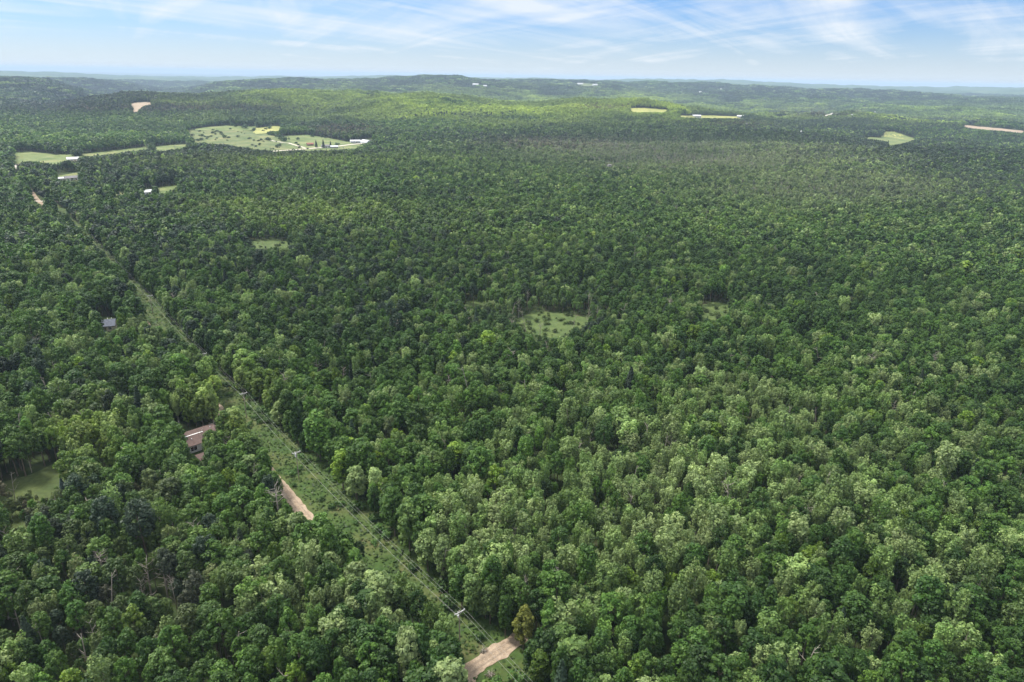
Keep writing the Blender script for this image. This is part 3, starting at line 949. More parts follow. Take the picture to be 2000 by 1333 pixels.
DARK_AND_CLOUD_SHADE = [(350, 215, 230, 9, 1.2), (60, 185, 260, 32, 1.1), (250, 190, 220, 14, .9), (1000, 280, 150, 14, .6), (1700, 300, 350, 35, .95), (1550, 250, 300, 14, .9), (260, 345, 230, 25, 1.2), (450, 312, 270, 13, 1.3), (1900, 370, 250, 40, .75),
        (700, 560, 350, 120, .35), (250, 480, 250, 70, .35), (200, 1180, 260, 130, .35), (150, 780, 200, 90, .25), (700, 168, 420, 10, 1.2), (1000, 175, 200, 6, .9), (1600, 182, 380, 14, 1.1)]  # hill rows paint cloud shade into the leaf colour, besides truly darker stands
CONIF = [(350, 219, 230, 6, .8), (1010, 283, 140, 12, .5), (670, 262, 60, 10, .9), (740, 288, 40, 10, .8), (1300, 260, 300, 20, .15), (900, 232, 120, 5, .6), (1790, 240, 120, 6, .4)]
DEADZ = [(220, 1180, 250, 120, .10), (1060, 285, 150, 14, .25), (1250, 320, 300, 30, .10), (1500, 390, 300, 40, .05), (1000, 1000, 800, 350, .022), (1080, 645, 100, 40, .07), (60, 960, 80, 50, .05), (700, 480, 300, 80, .015)]
BROWN = [(670, 262, 60, 10, 1.0), (350, 219, 200, 6, .7), (1080, 290, 140, 12, .5), (1180, 217, 60, 5, .7), (1600, 225, 80, 8, .7), (250, 1200, 250, 130, .3), (1450, 250, 60, 6, .5), (50, 985, 60, 40, .8), (280, 1000, 60, 40, .25)]
YELLOW_TREE = at(1022, 1270)[:2]


def plant(x, y, seed, lod):
    """species, size and colour for each spot; drops spots in the open"""
    rng = np.random.default_rng(seed)
    z = ground(x, y)
    px0, py0, dep = project(x, y, z)
    jit = 60 * np.clip(300 / np.maximum(dep, 1), 0.05, 1)
    px, py = px0 + jit * 1.3 * noise(x, y, 22, 91), py0 + jit * 0.7 * noise(x, y, 22, 92)
    ht = 12.3 * (1 + 0.13 * noise(x, y, 60, 93) * 1.4 + rng.normal(size=x.shape) * 0.19)
    marsh = bumps(px, py, [(1350, 310, 330, 35, .5), (1600, 385, 260, 40, .35), (1075, 640, 150, 40, .62), (530, 480, 90, 14, .5), (450, 800, 40, 30, .1), (1390, 612, 70, 25, .3)])
    ht = np.clip(ht * (1 - np.clip(marsh, 0, 0.6)), 4, 21)
    s, d = line_sd(x, y)
    far_ = sstep(POLE_S[1], POLE_S[3] + 20, s)
    keep = ~((d > -4.2 + 1.0 * far_ + 1.0 * noise(x, y, 14, 94)) & (d < 8.2 - 3.2 * far_ + 2.2 * noise(x, y, 14, 95)) & (s > S0 - 40) & (s < S1))
    keep &= ~((d > ROAD_D - np.where((s < POLE_S[1] - 42) | (s > POLE_S[2]), 1.2, 2.6)) & (d < ROAD_D + np.where((s < POLE_S[1] - 42) | (s > POLE_S[2]), 1.2, 2.6)) & (s > S0 - 40) & (s < S1 + 330))
    pr = [project(x, y, z + ht * t)[:2] for t in (0.0, 0.35, 0.65, 0.92)]
    wob = np.clip(1400 / np.maximum(dep, 1), 2.0, 7) * 1.0
    wx, wy = wob * noise(x, y, 13, 81), 0.5 * wob * noise(x, y, 13, 82)
    low = np.ones(x.shape)
    for poly in POLYS:
        hit = [inpoly(qx + wx, qy + wy, poly) for qx, qy in pr]
        keep &= ~hit[0]
        f = np.where(hit[1], 0.26, np.where(hit[2], 0.36, np.where(hit[3], 0.62, 1.0)))
        low = np.minimum(low, f)
    _, _, ed = project(*[np.array([v]) for v in at(1022, 1270)])
    for qx, qy in pr[1:]:
        keep &= ~((dep < ed[0] - 1.5) & inpoly(qx, qy, [(1003, 1190), (1020, 1178), (1040, 1190), (1047, 1245), (1030, 1264), (1008, 1264), (998, 1240)]))
    ht = ht * low * np.where((d < -8) & (d > -22) & (s > POLE_S[2]), 1.06, 1.0)
    keep &= (low > 0.3) | (rng.random(x.shape) < 0.55)
    for cw in CLEAR_WORLD[:-1]:
        keep &= ~inworld(x, y, cw)
    for bx, by, br_ in BUILT_XY:
        keep &= np.hypot(x - bx, y - by) > br_
    keep &= np.hypot(x - YELLOW_TREE[0], y - YELLOW_TREE[1]) > 4.0
    keep &= np.hypot(x, y) > 20
    if lod < 3:
        ht = np.where((noise(x, y, 30, 96) > 0.40) & (rng.random(x.shape) < 0.7) & ((d > 16) | (d < -28)), ht * rng.uniform(0.4, 0.65, x.shape), ht)         # gaps in the canopy
        keep &= (rng.random(x.shape) > 0.05) | ((d < 0) & (d > -32))
    x, y, z, px, py, ht, px0, py0, dep = (q[keep] for q in (x, y, z, px, py, ht, px0, py0, dep))
    n = len(x)
    u = rng.random(n)
    st = noise(x, y, 45, 97) + 0.6 * noise(x, y, 130, 98)
    pale, bright, dark, brown = (bumps(px, py, t) for t in (PALE, BRIGHT_AND_SUN, DARK_AND_CLOUD_SHADE, BROWN))
    pp = np.clip(0.16 + pale * 0.85 + 0.35 * st * (pale + 0.25), 0.02, 0.92)
    pc = np.clip(0.012 + bumps(px, py, CONIF), 0, 0.95)
    pd = np.clip(0.006 + bumps(px, py, DEADZ), 0, 0.5)
    kind = np.where(u < pd, 3, np.where(u < pd + pc, 2, np.where(u < pd + pc + pp * (1 - pd - pc), 1, 0)))
    # leaf colour by stand; far hills also carry painted sun and cloud shade
    dk, md, pl, br, cn, bw = (np.array(c) for c in ((.027, .066, .011), (.060, .124, .018), (.185, .245, .095), (.215, .290, .050), (.020, .038, .020), (.095, .075, .052)))
    q = np.clip(0.5 + 0.75 * st + rng.normal(size=n) * 0.30 - 0.5 * dark, 0, 1)[:, None]
    c = dk * (1 - q) + md * q
    ht = np.where(kind == 3, np.maximum(ht, 13.0) * 1.06, ht)
    yl = (rng.random(n) < 0.05)[:, None]
    c = np.where(yl, c * np.array([1.9, 1.5, 1.0]), c)
    q2 = np.clip(0.55 + 0.6 * noise(x, y, 35, 99) + rng.normal(size=n) * 0.25, 0, 1)[:, None]
    cp = md * 1.1 * (1 - q2) + pl * q2
    c = np.where((kind == 1)[:, None], cp, c)
    c = np.where((kind == 0)[:, None] & (rng.random((n, 1)) < np.clip(dark, 0, 0.95)[:, None] * 0.9), cn * (1.2 - 0.3 * sstep(1500, 2600, dep))[:, None], c)  # broadleaf darkened to conifer tone; on far hills this paints cloud shade
    c = np.where((kind == 2)[:, None], cn * rng.uniform(0.8, 1.5, (n, 1)), c)
    b = np.clip(bright * (0.85 + 0.6 * st + 1.3 * noise(x, y, 210, 63) + 0.7 * noise(x, y, 480, 67)), 0, 1)[:, None]
    c = np.where((kind == 2)[:, None], c, c * (1 - b) + br * b)  # on the far hills this blend paints sunlight into the leaf colour
    c = c * (1 - 0.5 * np.clip(dark, 0, 1) * sstep(700, 1600, dep))[:, None] if False else c
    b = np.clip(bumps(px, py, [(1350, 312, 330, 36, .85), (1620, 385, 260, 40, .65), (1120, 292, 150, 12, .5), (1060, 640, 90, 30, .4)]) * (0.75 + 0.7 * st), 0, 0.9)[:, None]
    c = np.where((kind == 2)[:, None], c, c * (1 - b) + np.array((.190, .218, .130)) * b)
    b = np.clip(brown * (0.8 + 0.8 * rng.normal(size=n)), 0, 0.8)[:, None]
    c = c * (1 - b) + bw * b
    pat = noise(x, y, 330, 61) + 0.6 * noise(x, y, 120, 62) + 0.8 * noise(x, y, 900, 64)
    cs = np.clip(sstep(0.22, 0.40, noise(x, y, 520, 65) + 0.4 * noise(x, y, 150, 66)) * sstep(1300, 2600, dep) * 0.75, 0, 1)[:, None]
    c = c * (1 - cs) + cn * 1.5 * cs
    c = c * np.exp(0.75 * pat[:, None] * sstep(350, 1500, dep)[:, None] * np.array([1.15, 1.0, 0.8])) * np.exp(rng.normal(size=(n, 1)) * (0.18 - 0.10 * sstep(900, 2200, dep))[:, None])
    s, d = line_sd(x, y)
    edge = ((d > 0) & (d < 15)) | ((d < -6) & (d > -18)) | (np.hypot(x - HOUSE_XY[0], y - HOUSE_XY[1]) < 17)
    return dict(x=x, y=y, z=z, px=px0, py=py0, dep=dep, ht=ht, kind=kind, tint=c, rot=rng.uniform(0, 2 * math.pi, n), wid=np.clip(np.exp(rng.normal(size=n) * 0.17), 0.68, 1.4), st=st, br=bright, edge=edge)


HOUSE_XY = at(372, 884)[:2]

# ------------------------------------------------------------------ buildings
def building(name, loc, rz, w_, d_, wh, roofm, wallm, label, cat, rise=None, windows=(), door=None, chimney=None, group=None):
    """gabled building, ridge along x, front wall at -y; windows: (side, offset, width, sill, height)"""
    BUILT_XY.append((float(loc[0]), float(loc[1]), 0.5 * math.hypot(w_, d_) + 2.6))
    root = tag(empty(name, loc, rz), label, cat, group)
    rise = rise or d_ * 0.22
    hx, hy, e = w_ / 2, d_ / 2, 0.45
    m = MB()
    k = [(-hx, -hy, -1.0), (hx, -hy, -1.0), (hx, hy, -1.0), (-hx, hy, -1.0), (-hx, -hy, wh), (hx, -hy, wh), (hx, hy, wh), (-hx, hy, wh), (-hx, 0, wh + rise), (hx, 0, wh + rise)]
    m.v, m.f = k, [(0, 1, 5, 4), (1, 2, 6, 9, 5), (2, 3, 7, 6), (3, 0, 4, 8, 7), (4, 5, 9, 8), (6, 7, 8, 9)]
    m.build('wall', wallm, root)
    t, sl = 0.16, rise / hy
    rf = MB()
    for sy in (-1, 1):
        y0, z0 = sy * (hy + e), wh - e * sl + 0.02
        z1 = wh + rise + 0.02
        a = [(-hx - e, y0, z0), (hx + e, y0, z0), (hx + e, 0, z1), (-hx - e, 0, z1)]
        b = [(x, y, z + t) for x, y, z in a]
        q = len(rf.v)
        rf.v += a + b
        F = [(3, 2, 1, 0), (4, 5, 6, 7), (0, 1, 5, 4), (1, 2, 6, 5), (3, 0, 4, 7)]
        rf.f += [tuple(q + i for i in (f if sy < 0 else f[::-1])) for f in F]
    roof = rf.build('roof', roofm, root)
    for side, off, ww, sill, hh in windows:
        if side in 'fb':
            sy = -1 if side == 'f' else 1
            c, sz = (off, sy * (hy + 0.03), sill + hh / 2), (ww, 0.10, hh)
            fr = MB()
            for dx in (-1, 1): fr.box((off + dx * (ww / 2 + 0.06), sy * (hy + 0.05), c[2]), (0.12, 0.16, hh + 0.24))
            for dz in (-1, 1): fr.box((off, sy * (hy + 0.05), c[2] + dz * (hh / 2 + 0.06)), (ww, 0.15, 0.12))
            mul = MB().box((off, sy * (hy + 0.10), c[2]), (0.07, 0.04, hh))
        else:
            sx = -1 if side == 'l' else 1
            c, sz = (sx * (hx + 0.03), off, sill + hh / 2), (0.10, ww, hh)
            fr = MB()
            for dy in (-1, 1): fr.box((sx * (hx + 0.05), off + dy * (ww / 2 + 0.06), c[2]), (0.16, 0.12, hh + 0.24))
            for dz in (-1, 1): fr.box((sx * (hx + 0.05), off, c[2] + dz * (hh / 2 + 0.06)), (0.15, ww, 0.12))
            mul = MB().box((sx * (hx + 0.10), off, c[2]), (0.04, 0.07, hh))
        wn = fr.build('window', 'trim_white', root)
        MB().box(c, sz).build('pane', 'dark_glass', wn)
        mul.build('mullion', 'trim_white', wn)
    if door:
        off, ww, hh, dm = door
        dr = MB().box((off, -hy - 0.04, hh / 2), (ww, 0.10, hh)).build('door', dm, root)
        MB().box((off + ww * 0.38, -hy - 0.12, hh * 0.48), (0.06, 0.06, 0.14)).build('handle', 'arm_grey', dr)
    if chimney:
        x, y, h = chimney
        zb = wh + rise * (1 - abs(y) / hy) - 0.3
        ch = MB().box((x, y, zb + h / 2), (0.7, 0.7, h)).build('chimney', 'chimney_brick', roof)
    return root


ca = at(371, 873, 2.7)
hd, hn = np.array([0.7071, 0.7071]), np.array([-0.7071, 0.7071])
HOUSE_XY = ca[:2] + hd * 5.6 + hn * 5.3
hz = float(ground(*HOUSE_XY))
house = building('house', (*HOUSE_XY, hz), R_(45), 12.4, 11.0, 2.8, 'shingle_brown', 'wall_white',
                 'house with a low brown shingle roof among trees left of the power line', 'house', 1.05,
                 windows=(('f', -4.5, 2.2, 0.7, 1.6), ('f', 0.6, 3.6, 0.7, 1.6), ('l', -2.0, 1.2, 0.9, 1.2), ('l', 2.0, 1.2, 0.9, 1.2), ('b', 0.0, 1.6, 0.9, 1.2)))
cap = MB().box((-2.2, 0, 2.8 + 1.05 + 0.20), (6.6, 0.34, 0.10)).build('ridge_cap', 'trim_white', house)
cap['label'] = 'white strip along the roof ridge'
for vx, vy in ((3.6, -2.2), (-3.8, -2.6), (4.4, 1.6)):
    MB().tube([(vx, vy, 2.7 + 1.05 * (1 - abs(vy) / 5.5)), (vx, vy, 3.5 + 1.05 * (1 - abs(vy) / 5.5))], 0.14, 8).build('roof_vent', 'transformer_grey', house)
mast = MB().tube([(0, 0, -0.3), (0, 0, 4.0), (0.05, 0, 7.2)], [0.11, 0.09, 0.06], 8).build('mast', 'arm_grey')
mast.location = (*(HOUSE_XY + hn * 7.4 - hd * 4.2), hz)
tag(mast, 'thin pale mast standing behind the brown roofed house', 'mast')
# paved patch and white table in front of the house
pc = HOUSE_XY - hn * 10.2 - hd * 1.8
pt = MB().box((0, 0, 0.04), (7.0, 5.0, 0.22), 0)
pa = pt.build('patio', 'shingle_brown')
pa.location, pa.rotation_euler = (*pc, float(ground(*pc))), (0, 0, R_(45))
tag(pa, 'brown patio patch in front of the brown roofed house', None, None, 'structure')
tb = tag(empty('garden_table', (*(pc + hn * 1.6 + hd * 0.8), float(ground(*pc)) + 0.15), R_(40)), 'small white garden table on the brown patio by the house', 'table')
MB().box((0, 0, 0.76), (2.0, 1.1, 0.06)).build('tabletop', 'trim_white', tb)
for sx in (-1, 1):
    for sy in (-1, 1):
        MB().box((sx * 0.85, sy * 0.42, 0.365), (0.07, 0.07, 0.73)).build('leg', 'trim_white', tb)

p = at(207, 636, 2.0)
h2 = building('house', p, R_(20), 9.0, 8.0, 2.8, 'shingle_slate', 'wall_cream', 'house with a dark slate roof half hidden near the upper dirt road', 'house', 2.2,
              windows=(('f', -2.2, 1.4, 0.9, 1.2), ('f', 2.4, 1.4, 0.9, 1.2), ('r', 0.0, 1.2, 0.9, 1.2)), door=(0.2, 1.0, 2.05, 'wall_brown'), chimney=(-1.5, 1.0, 1.2))
for dx in (1.2, 3.0):
    v_ = MB().box((dx, 0.3, 5.2), (0.35, 0.35, 0.9)).build('roof_vent', 'trim_white', h2)
p = at(246, 633)
BUILT_XY.append((p[0], p[1], 4.0))
tk = tag(empty('storage_tank', p), 'small cream upright tank beside the slate roofed house', 'tank')
MB().tube([(0, 0, 0.2), (0, 0, 2.2), (0, 0, 2.6), (0, 0, 2.75)], [0.95, 0.95, 0.75, 0.3], 16).build('vessel', 'wall_cream', tk, True)
MB().tube([(0, 0, 2.7), (0, 0, 3.1)], [0.16, 0.16], 8).build('cap', 'arm_grey', tk)
for k in range(3):
    a = k * 2.0944
    MB().box((0.75 * math.cos(a), 0.75 * math.sin(a), 0.1), (0.16, 0.16, 0.35)).build('foot', 'arm_grey', tk)
p = at(138, 656, 1.5)
building('shed', p, R_(-25), 4.5, 3.6, 2.2, 'roof_teal', 'wall_brown', 'small brown shed with a teal roof deep in the left wood', 'shed', 0.8, door=(0, 1.0, 1.9, 'trim_white'), windows=(('r', 0, 0.8, 0.9, 0.8),))
p = at(1503, 736, 2.5)
building('house', p, R_(35), 9.0, 7.0, 2.6, 'shingle_brown', 'wall_grey', 'lone brown roof peeping from the wood right of centre', 'house', 1.6, windows=(('f', -2, 1.3, 0.9, 1.1), ('f', 2, 1.3, 0.9, 1.1)), door=(0, 1.0, 2.0, 'wall_brown'))

for i, (px, py, w_, d_, wh, rm, wm, tz, lab) in enumerate(FAR_HOUSES):
    p = at(px, py)
    nm = 'barn' if 'barn' in lab else 'shed' if 'shed' in lab else 'garage' if 'garage' in lab else 'house' if 'house' in lab else 'building'
    wn = tuple(('f', -w_ / 2 + w_ * (k + 0.5) / 4, w_ * 0.11, wh * 0.35, wh * 0.38) for k in (0, 1, 3))
    building(nm, p, -math.atan2(p[0], p[1]) + tz, w_, d_, wh, rm, wm, lab, nm, None, wn, (w_ * 0.12, w_ * 0.09, wh * 0.72, 'wall_brown'))

# arched white barn at the end of the farm road
p = at(716, 280)
ab = tag(empty('barn', p, -math.atan2(p[0], p[1]) + 0.5), 'white barn with a rounded roof at the end of the farm road', 'barn')
arc = [(-7, -1)] + [(-7 * math.cos(math.pi * k / 14), 6.2 * math.sin(math.pi * k / 14)) for k in range(15)] + [(7, -1)]
MB().prism(arc, -13, 13).build('shell', 'roof_white', ab)
MB().box((0, -13.06, 2.0), (5.0, 0.16, 4.0)).build('door', 'dark_glass', ab)
for sx in (-1, 1):
    MB().box((sx * 4.3, -13.05, 2.0), (1.2, 0.12, 1.2)).build('window', 'dark_glass', ab)
# vehicles in the yard by the barn
def parked_car(loc, rz, paint, label):
    c = tag(empty('parked_car', loc, rz), label, 'car')
    MB().prism([(-2.2, 0.35), (2.2, 0.35), (2.25, 0.8), (1.2, 0.95), (-2.2, 0.95)], -0.85, 0.85).build('body', paint, c)
    MB().prism([(-2.0, 0.95), (1.0, 0.95), (0.3, 1.5), (-1.6, 1.5)], -0.75, 0.75).build('cabin', 'dark_glass', c)
    for sx in (-1.4, 1.4):
        for sy in (-0.85, 0.85):
            MB().tube([(sx, sy - 0.1, 0.34), (sx, sy + 0.1, 0.34)], 0.34, 10).build('wheel', 'dark_glass', c)


for (px, py, pn, lab) in ((664, 290.5, 'trim_white', 'white parked car right of the pale farm building'), (671, 289.5, 'transformer_grey', 'silver parked car beside the farm road'), (703, 281.5, 'trim_white', 'white parked car in the yard of the arched barn')):
    parked_car(at(px, py), random.uniform(0, 3), pn, lab)

rp = np.random.default_rng(31)
for (px, py, lab) in ((957, 1319, 'heap of dead brush on the grass below the sandy track'), (946, 1274, 'grey brush heap on the grass above the sandy track')):
    q = at(px, py)
    bp_ = tag(empty('brush_pile', q), lab, 'brush pile')
    for k in range(16):
        a, r0_ = rp.uniform(0, 6.28), rp.uniform(0, 0.5)
        c_, d_ = Vector((r0_ * math.cos(a), r0_ * math.sin(a), 0.1 + 0.03 * k)), Vector((math.cos(a * 3), math.sin(a * 3), rp.uniform(-0.05, 0.25)))
        MB().tube([c_ - d_ * 1.0, c_ + d_ * 0.1, c_ + d_ * 1.1], [0.06, 0.05, 0.02], 5).build('branch', 'bark_dead' if k % 2 else 'bark_brown', bp_)

# ------------------------------------------------------------------ poles and cables
line_ang = math.atan2(LINE_D[1], LINE_D[0])
POLE_LABEL = ['nearest power pole with a grey crossarm at the bottom of the grassy strip', 'power pole with a white transformer, beside the bare dirt road',
              'third power pole from the bottom, above the house', 'fourth power pole from the bottom, against dark trees', 'farthest power pole seen, small at the upper end of the grassy strip']
ARM = 1.25
for i, P in enumerate(POLES):
    gz = float(ground(P[0], P[1]))
    r = tag(empty('power_pole', (P[0], P[1], gz), line_ang + math.pi / 2), POLE_LABEL[i], 'power pole', 'wooden poles of the power line')
    MB().tube([(0, 0, -1), (0, 0, 4), (0, 0, POLE_H)], [0.17, 0.15, 0.11], 8).build('shaft', 'pole_wood', r)
    MB().box((0, 0.16, POLE_H - 0.35), (ARM * 2 + 0.3, 0.14, 0.18)).build('crossarm', 'arm_grey', r)
    for x in (-ARM, 0.45, ARM):
        MB().tube([(x, 0.16, POLE_H - 0.26), (x, 0.16, POLE_H - 0.10), (x, 0.16, POLE_H + 0.02), (x, 0.16, POLE_H + 0.06)], [0.05, 0.10, 0.09, 0.04], 8).build('insulator', 'porcelain', r)
    for sx in (-1, 1):
        MB().tube([(0, 0.12, POLE_H - 1.1), (sx * 0.75, 0.16, POLE_H - 0.44)], 0.03, 5).build('brace', 'arm_grey', r)
    if i in (0, 1):
        h = 1.15 if i == 1 else 0.6
        tr_ = MB().tube([(0, -0.42, POLE_H - 2.2), (0, -0.42, POLE_H - 2.2 + h)], 0.33 if i == 1 else 0.2, 12).build('transformer', 'transformer_grey', r, False)
        MB().tube([(0, -0.42, POLE_H - 2.2 + h), (0, -0.42, POLE_H - 2.2 + h + 0.3)], [0.07, 0.04], 8).build('bushing', 'porcelain', tr_)
ends = [line_pt(POLE_S[0] - 85, 0)] + [P[:2] for P in POLES] + [line_pt(POLE_S[-1] + 62 * k, 0) for k in (1, 2, 3)]
for nm, off, hh, lab in (('cable', -ARM, POLE_H + 0.05, 'outermost left cable of the power line'), ('cable', 0.45, POLE_H + 0.05, 'middle cable on top of the crossarms'),
                         ('cable', ARM, POLE_H + 0.05, 'outermost right cable of the power line'), ('cable', -0.15, POLE_H - 1.9, 'lowest cable, fixed to the pole shafts')):
    pts = []
    for k in range(len(ends) - 1):
        a, b = ends[k] + LINE_N * off, ends[k + 1] + LINE_N * off
        za, zb = float(ground(*ends[k])) + hh, float(ground(*ends[k + 1])) + hh
        L = np.hypot(*(b - a))
        for t in np.linspace(0, 1, 13)[: 13 if k == len(ends) - 2 else 12]:
            q = a + (b - a) * t
            pts.append((q[0], q[1], za + (zb - za) * t - 4 * (L * 0.012) * t * (1 - t)))
    c = MB().tube(pts, 0.013, 5).build(nm, 'cable_grey')
    tag(c, lab, 'cable', 'cables of the power line')

# ------------------------------------------------------------------ plant the forest
AZL = R_(44)
L0 = plant(*scatter(20, 520, R_(55), 3.4, 1), 11, 0)
L1 = plant(*scatter(520, 1150, AZL, 3.8, 2), 12, 1)
L2 = plant(*scatter(1150, 2800, AZL, 4.9, 3), 13, 2)
L3 = plant(*scatter(2800, 9800, AZL, 27, 4), 14, 3)
print('trees', [len(q['x']) for q in (L0, L1, L2, L3)])
KINDS_ = ['broadleaf', 'poplar', 'conifer', 'dead']
IND_NAME = {'broadleaf': ('broadleaf_tree', 'tree'), 'poplar': ('poplar_tree', 'tree'), 'conifer': ('conifer_tree', 'conifer'), 'dead': ('dead_tree', 'dead tree'), 'bush': ('bush', 'bush')}


def where(px, py, x, y):
    """a phrase for the place, by landmarks of the photograph"""
    s, d = line_sd(x, y)
    seg = ['below the nearest pole', 'between the two nearest poles', 'between second and third poles', 'between third and fourth poles']
    if math.hypot(x - HOUSE_XY[0], y - HOUSE_XY[1]) < 24:
        return 'behind the brown house' if y > HOUSE_XY[1] + 4 else 'in front of the brown house'
    if (0 < d < 18 or -20 < d < 0) and py > 640:
        for k in range(4):
            if s < POLE_S[k]:
                return ('right' if d > 0 else 'left') + ' of the cables ' + seg[k]
    if d < 0:
        if py > 1200: return 'at the bottom edge ' + ('near the lower left corner' if px < 330 else 'left of the track')
        if py > 1040: return 'left of the power line ' + ('at the left edge' if px < 220 else 'below the lawn' if px < 440 else 'below the dirt road')
        if py > 880: return 'near the shaded lawn' if px < 230 else 'between lawn and dirt road'
        return 'above the lawn at the left edge' if px < 260 else 'in the wood above the brown house'
    col = 'just right of the track' if px < 1150 else 'right of the track' if px < 1420 else 'well right of centre' if px < 1720 else 'by the right edge'
    if py > 1200: return 'at the bottom edge ' + col
    if py > 1060: return 'low in the wood ' + col
    if py > 900: return 'higher in the wood ' + col
    band = 'in the middle wood ' if py > 740 else 'in the upper wood ' if py > 600 else 'in the distant wood '
    if py < 740: col = 'near the cables' if px < 560 else 'left of centre' if px < 860 else 'at the centre' if px < 1150 else 'right of centre' if px < 1500 else 'by the right edge'
    return band + col


def look(kind, c, ht, st):
    lum = 0.3 * c[0] + 0.6 * c[1] + 0.1 * c[2]
    size = 'tall' if ht > 13.9 else 'low' if ht < 11.4 else 'mid-height'
    if kind == 'dead': return ('bare grey dead tree' if ht > 14.2 else 'bare broken dead trunk')
    if kind == 'conifer': return size + ' dark pointed conifer'
    tone = 'dark green' if lum < 0.045 else 'mid green' if lum < 0.068 else 'fresh green' if lum < 0.095 else 'pale green'
    if c[0] > 0.7 * c[1] and lum > 0.07: tone = 'silvery green'
    if c[0] > 0.85 * c[1]: tone = 'brownish green'
    return '%s %s %s' % (size, tone, 'round tree' if kind == 'broadleaf' else 'plumed tree')


def individual(kind, var, loc, rz, sc, tint, label, group, shape=None):
    nm, cat = IND_NAME[kind]
    kind = shape or kind
    r = tag(empty(nm, loc, rz, sc), label, cat, group)
    k = var % len(TRUNKS[kind])
    parts = [('trunk', TRUNKS[kind][k])]
    if kind in CROWNS: parts.append(('crown', CROWNS[kind][k]))
    else: parts.append(('branches', BRANCHES[kind][k]))
    for pn, me in parts:
        o = bpy.data.objects.new(pn, me)
        COL.objects.link(o)
        o.parent = r
        o['tint'] = [float(v) for v in tint]
    return r


taken = np.zeros(len(L0['x']), bool)
_, top_py, _ = project(L0['x'], L0['y'], L0['z'] + L0['ht'])
inview = (L0['px'] > -15) & (L0['px'] < 2015) & (top_py < 1325)
for ki, kind in enumerate(KINDS_):
    cand = np.nonzero(inview & (L0['kind'] == ki))[0]
    cand = cand[np.argsort(L0['dep'][cand] / L0['ht'][cand])][:300]
    taken[cand] = True
    for i in cand:
        sc = L0['ht'][i] / 15.0
        w2 = sc * L0['wid'][i]
        lk, wh_ = look(kind, L0['tint'][i], L0['ht'][i], 0), where(L0['px'][i], L0['py'][i], L0['x'][i], L0['y'][i])
        lab = lk + ' ' + wh_
        individual(kind, int(i), (L0['x'][i], L0['y'][i], L0['z'][i]), L0['rot'][i], (w2, w2, sc), L0['tint'][i], lab, lab, 'edge' if ki < 2 and L0['edge'][i] else None)

# trees and bushes that stand out by themselves
def special(kind, x, y, ht, wid, tint, lab, grp=None, var=0, shape=None):
    sc = ht / 15.0
    individual(kind, var, (x, y, float(ground(x, y))), random.uniform(0, 6), (wid, wid, sc), tint, lab, grp, shape)


x, y = YELLOW_TREE
special('broadleaf', x, y, 13.0, 0.80, (0.150, 0.165, 0.030), 'egg shaped yellow green tree above the right end of the sandy track', None, 1, 'edge')
for k, (px, py, ht, lab) in enumerate(((312, 893, 8, 'blue grey spruce nearest the left of the brown roofed house'), (289, 912, 9, 'blue grey spruce standing apart left of the brown house'), (129, 966, 8, 'spruce beside the lawn, left of the three'),
                                  (157, 962, 9, 'spruce beside the lawn, middle of the three'), (186, 962, 9.5, 'spruce beside the lawn, right of the three'), (368, 940, 8, 'small spruce in front of the brown roofed house'))):
    q = at(px, py + 12)
    special('conifer', q[0], q[1], ht, 0.75, (0.055, 0.085, 0.075), lab, None, k)
q = at(263, 935)
special('dead', q[0], q[1], 14, 1.6, (0.1, 0.1, 0.1), 'large pale leafless tree between the lawn and the brown house', None, 1)
rl = np.random.default_rng(21)
for k, (px, py) in enumerate(((25, 1006), (50, 1000), (72, 1008), (95, 1000), (118, 992), (60, 985), (205, 962), (225, 985), (140, 1000), (100, 1022), (20, 1030))):
    q = at(px, py + 6)
    low_ = rl.uniform(4.5, 7.5)
    special('broadleaf', q[0], q[1], low_, low_ / 15 * 1.25, np.array((0.085, 0.115, 0.035)) * rl.uniform(0.7, 1.4), ('taller' if low_ > 6 else 'small') + ' rounded tree standing on the lawn at the left edge', 'small trees on the lawn', k, 'edge')
rb = np.random.default_rng(5)
nb = 0
while nb < 88:
    s, d = rb.uniform(POLE_S[0] - 45, POLE_S[3] + 30), rb.uniform(-4.2, 10)
    if abs(d - 1) < 4 and rb.random() < 0.45: continue
    q = line_pt(s, d)
    if np.min(np.hypot(tr[0][0] - q[0], tr[0][1] - q[1])) < 3 or min(np.hypot(t_[0] - q[0], t_[1] - q[1]) for t_ in tr) < 5: continue
    px, py, _ = project(q[0], q[1], float(ground(*q)))
    h_ = float(rb.uniform(0.5, 1.35) * (0.75 if abs(d - 1) < 4 else 1.2))
    c = np.array((0.050, 0.105, 0.022)) * rb.uniform(0.7, 1.6)
    lab = ('low ' if h_ < 0.8 else 'big ') + ('bright ' if c[1] > 0.12 else 'dark ') + 'green bush ' + ('under the cables ' if -2 < d < 3 else 'on the dirt road side ' if d < 0 else 'on the forest side of the cables ') + 'below the nearest pole' * (s < POLE_S[0]) + 'between the two nearest poles' * (POLE_S[0] <= s < POLE_S[1]) + 'above the transformer pole' * (s >= POLE_S[1])
    individual('bush', nb, (q[0], q[1], float(ground(*q))), rb.uniform(0, 6), h_ * np.array((1.3, 1.3, 1.0)), c, lab, lab)
    nb += 1
